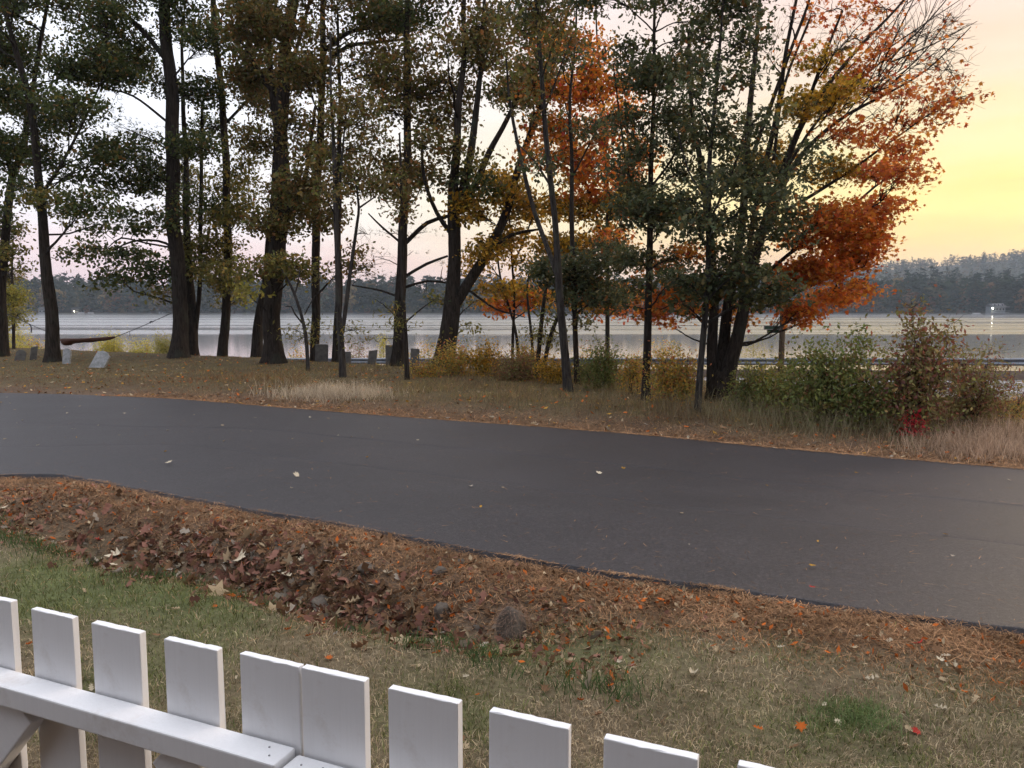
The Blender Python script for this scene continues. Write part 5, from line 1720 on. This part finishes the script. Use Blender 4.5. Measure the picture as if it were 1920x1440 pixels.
# ------------------------------------------------------------------ guardrail and signpost
def build_guardrail():
    xs = np.arange(-24, 46, .5)
    gy, gz = guard_y(xs) - .15, hw_z(xs) + .03
    org = np.array([0, float(guard_y(0)), float(hw_z(0))])
    root = empty("guardrail", org)
    tag(root, "long steel guardrail between the highway and the lake", "guardrail")
    prof = [(0, .75), (-.055, .735), (-.085, .70), (-.085, .665), (-.02, .62), (-.02, .585), (-.085, .54), (-.085, .505), (-.055, .47), (0, .455)]
    V = np.concatenate([np.c_[xs, gy + a, gz + z] for a, z in prof] + [np.c_[xs, gy + a + .006, gz + z] for a, z in prof[::-1]]) - org
    nt, k = len(xs), len(prof) * 2
    Q = np.concatenate([np.c_[np.arange(nt - 1) + i * nt, np.arange(nt - 1) + i * nt + 1, np.arange(nt - 1) + ((i + 1) % k) * nt + 1, np.arange(nt - 1) + ((i + 1) % k) * nt] for i in range(k)])
    link(bpy.data.objects.new("beam", mesh_np("beam", V, [Q], None, True, M["steel"])), root)
    pm = None
    for i, x in enumerate(np.arange(-22, 44, 1.9)):
        y, z = float(guard_y(x)), float(hw_z(x))
        if pm is None:
            o = MB().box((0, 0, .3), (.02, .14, .95)).box((-.05, -.07, .3), (.10, .012, .95)).box((-.05, .07, .3), (.10, .012, .95)).build("post", M["steel"], root)
            pm = o.data
        else:
            o = link(bpy.data.objects.new("post", pm), root)
        o.location = Vector((x, y + .02, z)) - Vector(org)
    rm = None
    for i, x in enumerate(np.arange(-22, 44, 5.7)):
        y, z = float(guard_y(x)), float(hw_z(x))
        if rm is None:
            o = MB().box((0, -.26, .70), (.10, .02, .05)).build("reflector", M["dock"], root)
            rm = o.data
        else:
            o = link(bpy.data.objects.new("reflector", rm), root)
        o.location = Vector((x + .4, y, z)) - Vector(org)
    # retaining strip of sleepers below the beam
    V = np.concatenate([np.c_[xs, gy + .02, gz - .1], np.c_[xs, gy + .02, gz + .26], np.c_[xs, gy + .10, gz + .26], np.c_[xs, gy + .10, gz - .1]])
    Q = np.concatenate([np.c_[np.arange(nt - 1) + i * nt, np.arange(nt - 1) + i * nt + 1, np.arange(nt - 1) + (i + 1) * nt + 1, np.arange(nt - 1) + (i + 1) * nt] for i in range(3)])
    m = noisy("weathered_kerb", (.10, .075, .06), (.19, .14, .11), 4, .95, .3)
    tag(link(bpy.data.objects.new("kerb", mesh_np("kerb", V, [Q], None, False, m))), "low weathered brown kerb under the guardrail", kind="structure")


build_guardrail()


def build_sign():
    D = 20.0
    p = at(1464, 700, D)
    z0 = tz(p[0], D)
    org = np.array([p[0], D, z0])
    root = empty("street_signpost", org)
    tag(root, "round wooden signpost with two dark street name blades under the maple's leaves", "signpost")
    T = Tubes()
    top = at(1464, 585, D)[2] - z0
    T.add(np.array([[0, 0, z] for z in np.linspace(-.3, top, 12)]), np.linspace(.082, .072, 12), 12, .02)
    link(bpy.data.objects.new("post", T.mesh("post", M["post_wood"])), root)
    k = D / FPX

    def blade(u0, u1, v0, v1, yaw, dy, mat):
        c = at((u0 + u1) / 2, (v0 + v1) / 2, D) - org
        b = MB().box((0, 0, 0), ((u1 - u0) * k, .012, (v1 - v0) * k), None, .004).build("sign_blade", M[mat], root)
        b.location = (c[0], dy, c[2])
        b.rotation_euler = (0, 0, yaw)
        f = MB().box((0, -.008, 0), ((u1 - u0) * k - .06, .004, (v1 - v0) * k - .04)).build("face", M["sign_green"], b)
        return b
    blade(1429, 1462, 610, 618, R(8), -.10, "sign_back")
    blade(1441, 1464, 613.5, 625, R(-14), .10, "sign_back")


build_sign()


# ------------------------------------------------------------------ picket fence
def build_fence():
    m, c = -0.4238, 0.98693
    ang = math.atan(m)
    root = empty("picket_fence", (0, c, 0), ang)
    tag(root, "white wooden picket fence cutting across the lower left corner", "fence")
    ed = [(-1.13, -1.0154), (-.9615, -.8521), (-.8044, -.6894), (-.6289, -.5139), (-.4720, -.3560), (-.3515, -.2375), (-.1964, -.0826), (-.0365, .0782), (.1252, .2445), (.293, .41),
          (.458, .575), (.62, .737), (-1.30, -1.185), (-1.46, -1.345), (-1.62, -1.505)]
    zt = [1.4535, 1.4485, 1.448, 1.449, 1.4518, 1.452, 1.4503, 1.4497, 1.4478, 1.4525, 1.45, 1.449, 1.45, 1.452, 1.449]
    r = random.Random(4)
    for (a, b), z in zip(ed, zt):
        w = b - a
        t = .0135 + r.uniform(-.001, .001)
        o = MB().box((0, t / 2, 0), (w, t, z - .10), Matrix.Rotation(r.gauss(0, .003), 3, "Y"), .0016, .0004).build("picket", M["paint"], root)
        o.location = ((a + b) / 2, r.uniform(0, .0012), (z + .10) / 2)
    rails = [(-2.1, -.3625, 1.3225), (-.3575, 1.7, 1.3125), (-2.1, -.3625, .40), (-.3575, 1.7, .39)]
    for a, b, z in rails:
        o = MB().box((0, -.0265 - .0015, -.019), (b - a, .050, .038), None, .003, .0003).build("rail", M["paint"], root)
        o.location = ((a + b) / 2, 0, z)
    # diagonal braces under the top rail
    for (xa, za, xb, zb) in [(-.955, 1.283, -1.75, .42), (-.60, 1.283, .30, .42)]:
        L = math.hypot(xb - xa, zb - za)
        an = math.atan2(zb - za, xb - xa)
        o = MB().box((0, 0, 0), (L, .034, .085), None, .003).build("brace", M["paint"], root)
        o.location = ((xa + xb) / 2, -.0205, (za + zb) / 2)
        o.rotation_euler = (0, -an, 0)
    for x in (-2.05, 1.65):
        o = MB().box((0, 0, 0), (.09, .09, 1.5), None, .004).build("post", M["paint"], root)
        o.location = (x, -.10, .70)
    nm = M["dock"]
    for x, z in [(-.40, 1.3229), (-.385, 1.3229), (-.335, 1.3129), (-.30, 1.3129)]:
        o = MB().cyl((0, 0, 0), (0, 0, .0012), .0016, None, 8).build("nail", nm, root)
        o.location = (x, -.018 - .012 * ((x * 100) % 2), z - .0004)


build_fence()


# ------------------------------------------------------------------ unseen house behind the viewer, added to shade the fence faces
def build_unseen_house():
    root = empty("unseen_house", (0, -1.7, 0))
    tag(root, "unseen brown shingled house and plank deck, added to shade the picket fence", "house")
    m = noisy("house_shingle", (.07, .05, .04), (.12, .09, .07), 6, .9, .4)
    for i in range(26):
        o = MB().box((0, .012, 0), (11, .024, .20), Matrix.Rotation(R(4), 3, "X")).build("siding_board", m, root)
        o.location = (-1, 0, .15 + i * .19)
    MB().box((-1, -3.0, 2.5), (11, 5.9, 5.2)).build("wall", m, root)
    MB().prism([(-3.6, 0), (3.6, 0), (0, 2.2)], 11.6, Matrix.Translation((-1, -3, 5.1)) @ Matrix.Rotation(math.pi / 2, 4, "Z")).build("roof", M["house_roof"], root)
    for i in range(17):
        o = MB().box((0, 0, 0), (7, .135, .035), None, .004).build("deck_board", M["post_wood"], root)
        o.location = (-1, .12 + i * .142, .36)


build_unseen_house()


# ------------------------------------------------------------------ far shore: houses, docks, woods
def house(label, u, vbase, w, h, Y, wall, nwin=2, roof_h=None, porch=False, lamp=None, dormers=0):
    k = Y / FPX
    W, H = w * k, h * k
    x = (u - 960) / FPX * Y
    z = tz(x, Y)
    zb = at(u, vbase, Y)[2]
    root = empty("lake_house", (x, Y, zb))
    tag(root, label, "house", "houses on the far shore")
    dep = W * .7
    MB().box((0, dep / 2, H / 2 - 2), (W, dep, H + 4)).build("wall", M[wall], root)
    rh = roof_h or H * .5
    rf = MB()
    rf.prism([(-dep * .62, 0), (dep * .62, 0), (0, rh)], W * 1.1, Matrix.Translation((0, dep / 2, H + .02)) @ Matrix.Rotation(math.pi / 2, 4, "Z"))
    roof = rf.build("roof", M["house_roof"], root)
    for i in range(nwin):
        cx = (i + .5) / nwin * W * .9 - W * .45
        f = MB().box((cx, -.06, H * .55), (W * .62 / nwin, .12, H * .5)).build("window", M["dock"], root)
        MB().box((cx, -.14, H * .55), (W * .48 / nwin, .06, H * .38)).build("pane", M["glass"], f)
    for i in range(dormers):
        cx = (i + .5) / dormers * W * .8 - W * .4
        f = MB().box((cx, dep * .16, H + rh * .55), (1.7, 1.6, 2.2)).build("dormer", M["dock"], roof)
        MB().box((cx, dep * .16 - .84, H + rh * .55), (1.0, .06, 1.4)).build("pane", M["glass"], f)
    if porch:
        MB().box((0, -1.6, -.2), (W * 1.2, 3.0, .3)).build("porch", M["dock"], root)
        MB().box((0, -1.6, H * .95), (W * 1.2, 3.2, .25)).build("porch_roof", M["dock"], root)
    if lamp:
        du, dv, r = lamp
        p = at(u + du, vbase + dv, Y)
        bm = bmesh.new()
        bmesh.ops.create_icosphere(bm, subdivisions=2, radius=r)
        me = bpy.data.meshes.new("porch_lamp")
        bm.to_mesh(me); bm.free()
        me.materials.append(M["lamp"])
        o = link(bpy.data.objects.new("porch_lamp", me), root)
        o.location = (p[0] - x, -2.2, p[2] - zb)
    return root


def build_far():
    house("small white cottage leftmost on the far shore", 58, 588, 9, 6, 606, "house_wall", 2)
    house("white lake house with two dark windows left of the slim maple", 83, 588, 15, 8, 608, "house_wall", 2)
    house("brown cottage with a tiny light on the far shore above the hammock", 145, 588, 14, 8, 612, "house_brown", 2, lamp=(-3, -4, .16))
    house("little white boathouse by the water left of the thick pine trunk", 305, 590, 10, 6, 602, "house_wall", 1)
    house("porched lake house seen between the pine trunks", 393, 590, 22, 7, 606, "house_brown", 3, porch=True)
    house("tiny white cottage far off behind the golden maple's stems", 912, 588, 8, 5, 604, "house_wall", 2)
    house("white dormered lake house with a blazing porch light at far right", 1868, 586, 26, 11, 566, "house_wall", 4, porch=True, lamp=(-10, -8, .42), dormers=3)
    for lab, u, w, Y in (("long white dock with covered boats above the hammock", 155, 13, 594), ("second white dock just right of the long one", 173, 12, 593), ("pale dock before the dormered lake house", 1828, 16, 545)):
        k = Y / FPX
        x = (u - 960) / FPX * Y
        root = empty("dock", (x, Y, LAKE_Z))
        tag(root, lab, "dock", "docks on the far shore")
        MB().box((0, 0, .5), (w * k, 3, .3)).build("deck", M["dock"], root)
        MB().box((0, .5, 1.4), (w * k * .8, 2, .9), None, .3).build("boat_cover", M["dock"], root)
        for i in range(3):
            MB().cyl(((i - 1) * w * k * .42, 0, -2), ((i - 1) * w * k * .42, 0, .5), .15, None, 6).build("pile", M["post_wood"], root)

    # woods: many crowns of ragged leaf clumps
    def proto(kind, seed, nt):
        r = np.random.default_rng(seed)
        if kind == "pine":
            h = r.beta(1.1, 1.25, nt)
            tier = .5 + .5 * np.abs(np.sin(h * 17 + seed))
            rad = (.23 * (1 - h) ** .75 + .025) * tier * r.uniform(.35, 1.15, nt)
            z = .12 + h * .88
        else:
            z = r.uniform(.15, 1, nt)
            prof = np.sqrt(np.clip(1 - ((z - .55) / .47) ** 2, 0, 1))
            rad = .36 * prof * r.uniform(.45, 1.05, nt) * (1 + .2 * np.sin(z * 9 + seed))
        a = r.uniform(0, 2 * np.pi, nt)
        C = np.c_[rad * np.cos(a), rad * np.sin(a), z]
        sz = .075 if kind == "pine" else .10
        T = r.normal(0, 1, (nt, 3, 3)) * sz * np.array([1, 1, .55 if kind == "pine" else .8])
        V = C[:, None] + T
        if kind == "pine":
            V[:, :, 2] -= .35 * (rad[:, None] - 0) * r.uniform(0, .5, (nt, 1))
        # top leader
        return V.reshape(-1, 3)

    def scatter(n, xr, yfun, hr, mix, nt, cols, cand=None):
        protos = {k: [proto(k, 31 * i + 5, nt) for i in range(7)] for k in ("pine", "round")}
        x = rng.uniform(*xr, n)
        y = yfun(x, n)
        vis = np.abs(x / y) < .95
        x, y = x[vis], y[vis]
        n = len(x)
        z = terrain(x, y)
        ok = z > LAKE_Z + .5
        x, y, z = x[ok], y[ok], z[ok]
        Vs, Cs = [], []
        kinds = rng.random(len(x)) < mix
        h = rng.uniform(*hr, len(x)) * np.where(kinds, 1.12, .82)
        for i in range(len(x)):
            p = protos["pine" if kinds[i] else "round"][rng.integers(0, 7)]
            an = rng.uniform(0, 6.28)
            ca, sa = math.cos(an), math.sin(an)
            q = np.c_[p[:, 0] * ca - p[:, 1] * sa, p[:, 0] * sa + p[:, 1] * ca, p[:, 2]] * h[i]
            Vs.append(q + np.array([x[i], y[i], z[i] - .5]))
            base = np.array(cols["pine"][rng.integers(0, len(cols["pine"]))] if kinds[i] else cols["round"][rng.integers(0, len(cols["round"]))])
            Cs.append(np.tile(base * rng.uniform(.75, 1.3), (len(q), 1)))
        return np.concatenate(Vs), np.concatenate(Cs)
    cols = dict(pine=[(.018, .030, .018), (.024, .036, .020), (.016, .026, .018)], round=[(.05, .05, .02), (.10, .055, .025), (.07, .06, .025), (.13, .06, .03), (.04, .045, .02), (.16, .11, .04)])
    near = lambda x, n: far_shore_y(x) + 8 + 120 * rng.random(n) ** 1.7
    V1, C1 = scatter(1800, (-620, 640), near, (15, 25), .62, 105, cols)
    shore = lambda x, n: far_shore_y(x) + rng.uniform(2, 10, n)
    V2, C2 = scatter(420, (-620, 640), shore, (4, 9), .1, 90, cols)
    V = np.concatenate([V1, V2])
    me = mesh_np("far_woods", V, [np.arange(len(V)).reshape(-1, 3)], np.concatenate([C1, C2]), False, M["farleaf"])
    tag(link(bpy.data.objects.new("far_woods", me)), "dark pine and autumn woods along the far shore", kind="stuff")
    hillf = lambda x, n: rng.uniform(760, 1560, n)
    V3, C3 = scatter(3800, (60, 1480), hillf, (12, 20), .35, 34, dict(pine=cols["pine"], round=[(.07, .06, .03), (.09, .06, .03), (.06, .06, .03), (.05, .055, .03)]))
    me = mesh_np("hill_woods", V3, [np.arange(len(V3)).reshape(-1, 3)], C3, False, M["farleaf"])
    tag(link(bpy.data.objects.new("hill_woods", me)), "hazy wooded hill rising behind the far shore at right", kind="stuff")


build_far()


# ------------------------------------------------------------------ morning haze over the lake
def build_haze():
    me = bpy.data.meshes.new("haze")
    bm = bmesh.new()
    bmesh.ops.create_cube(bm, size=1)
    bmesh.ops.scale(bm, vec=(6600, 5000, 190), verts=bm.verts)
    bmesh.ops.translate(bm, vec=(0, 1800, 83), verts=bm.verts)
    bm.to_mesh(me)
    bm.free()
    m = bpy.data.materials.new("haze_air")
    m.use_nodes = True
    n, l = m.node_tree.nodes, m.node_tree.links
    n.remove(n["Principled BSDF"])
    v = n.new("ShaderNodeVolumePrincipled")
    v.inputs["Color"].default_value = (.78, .89, 1.0, 1)
    v.inputs["Density"].default_value = 2.1e-4
    v.inputs["Anisotropy"].default_value = 0.0
    l.new(v.outputs[0], n["Material Output"].inputs["Volume"])
    me.materials.append(m)
    o = bpy.data.objects.new("haze", me)
    tag(link(o), "thin pale morning haze over the lake", kind="stuff")


build_haze()


def build_mist():
    """steam lying in a thin layer on the water"""
    me = bpy.data.meshes.new("mist")
    bm = bmesh.new()
    bmesh.ops.create_cube(bm, size=1)
    bmesh.ops.scale(bm, vec=(1900, 520, 2.6), verts=bm.verts)
    bmesh.ops.translate(bm, vec=(0, 330, LAKE_Z + .5), verts=bm.verts)
    bm.to_mesh(me)
    bm.free()
    m = bpy.data.materials.new("lake_mist")
    m.use_nodes = True
    n, l = m.node_tree.nodes, m.node_tree.links
    n.remove(n["Principled BSDF"])
    v = n.new("ShaderNodeVolumePrincipled")
    v.inputs["Color"].default_value = (.97, .97, 1.0, 1)
    v.inputs["Density"].default_value = 1.1e-3
    l.new(v.outputs[0], n["Material Output"].inputs["Volume"])
    me.materials.append(m)
    tag(link(bpy.data.objects.new("mist", me)), "thin layer of morning mist lying on the lake", kind="stuff")


build_mist()

tot = 0
for o in SC.objects:
    if o.type == "MESH":
        tot += len(o.data.loops) - 2 * len(o.data.polygons)
print("TRIS", tot)
for s in TREE_STATS: print(s)
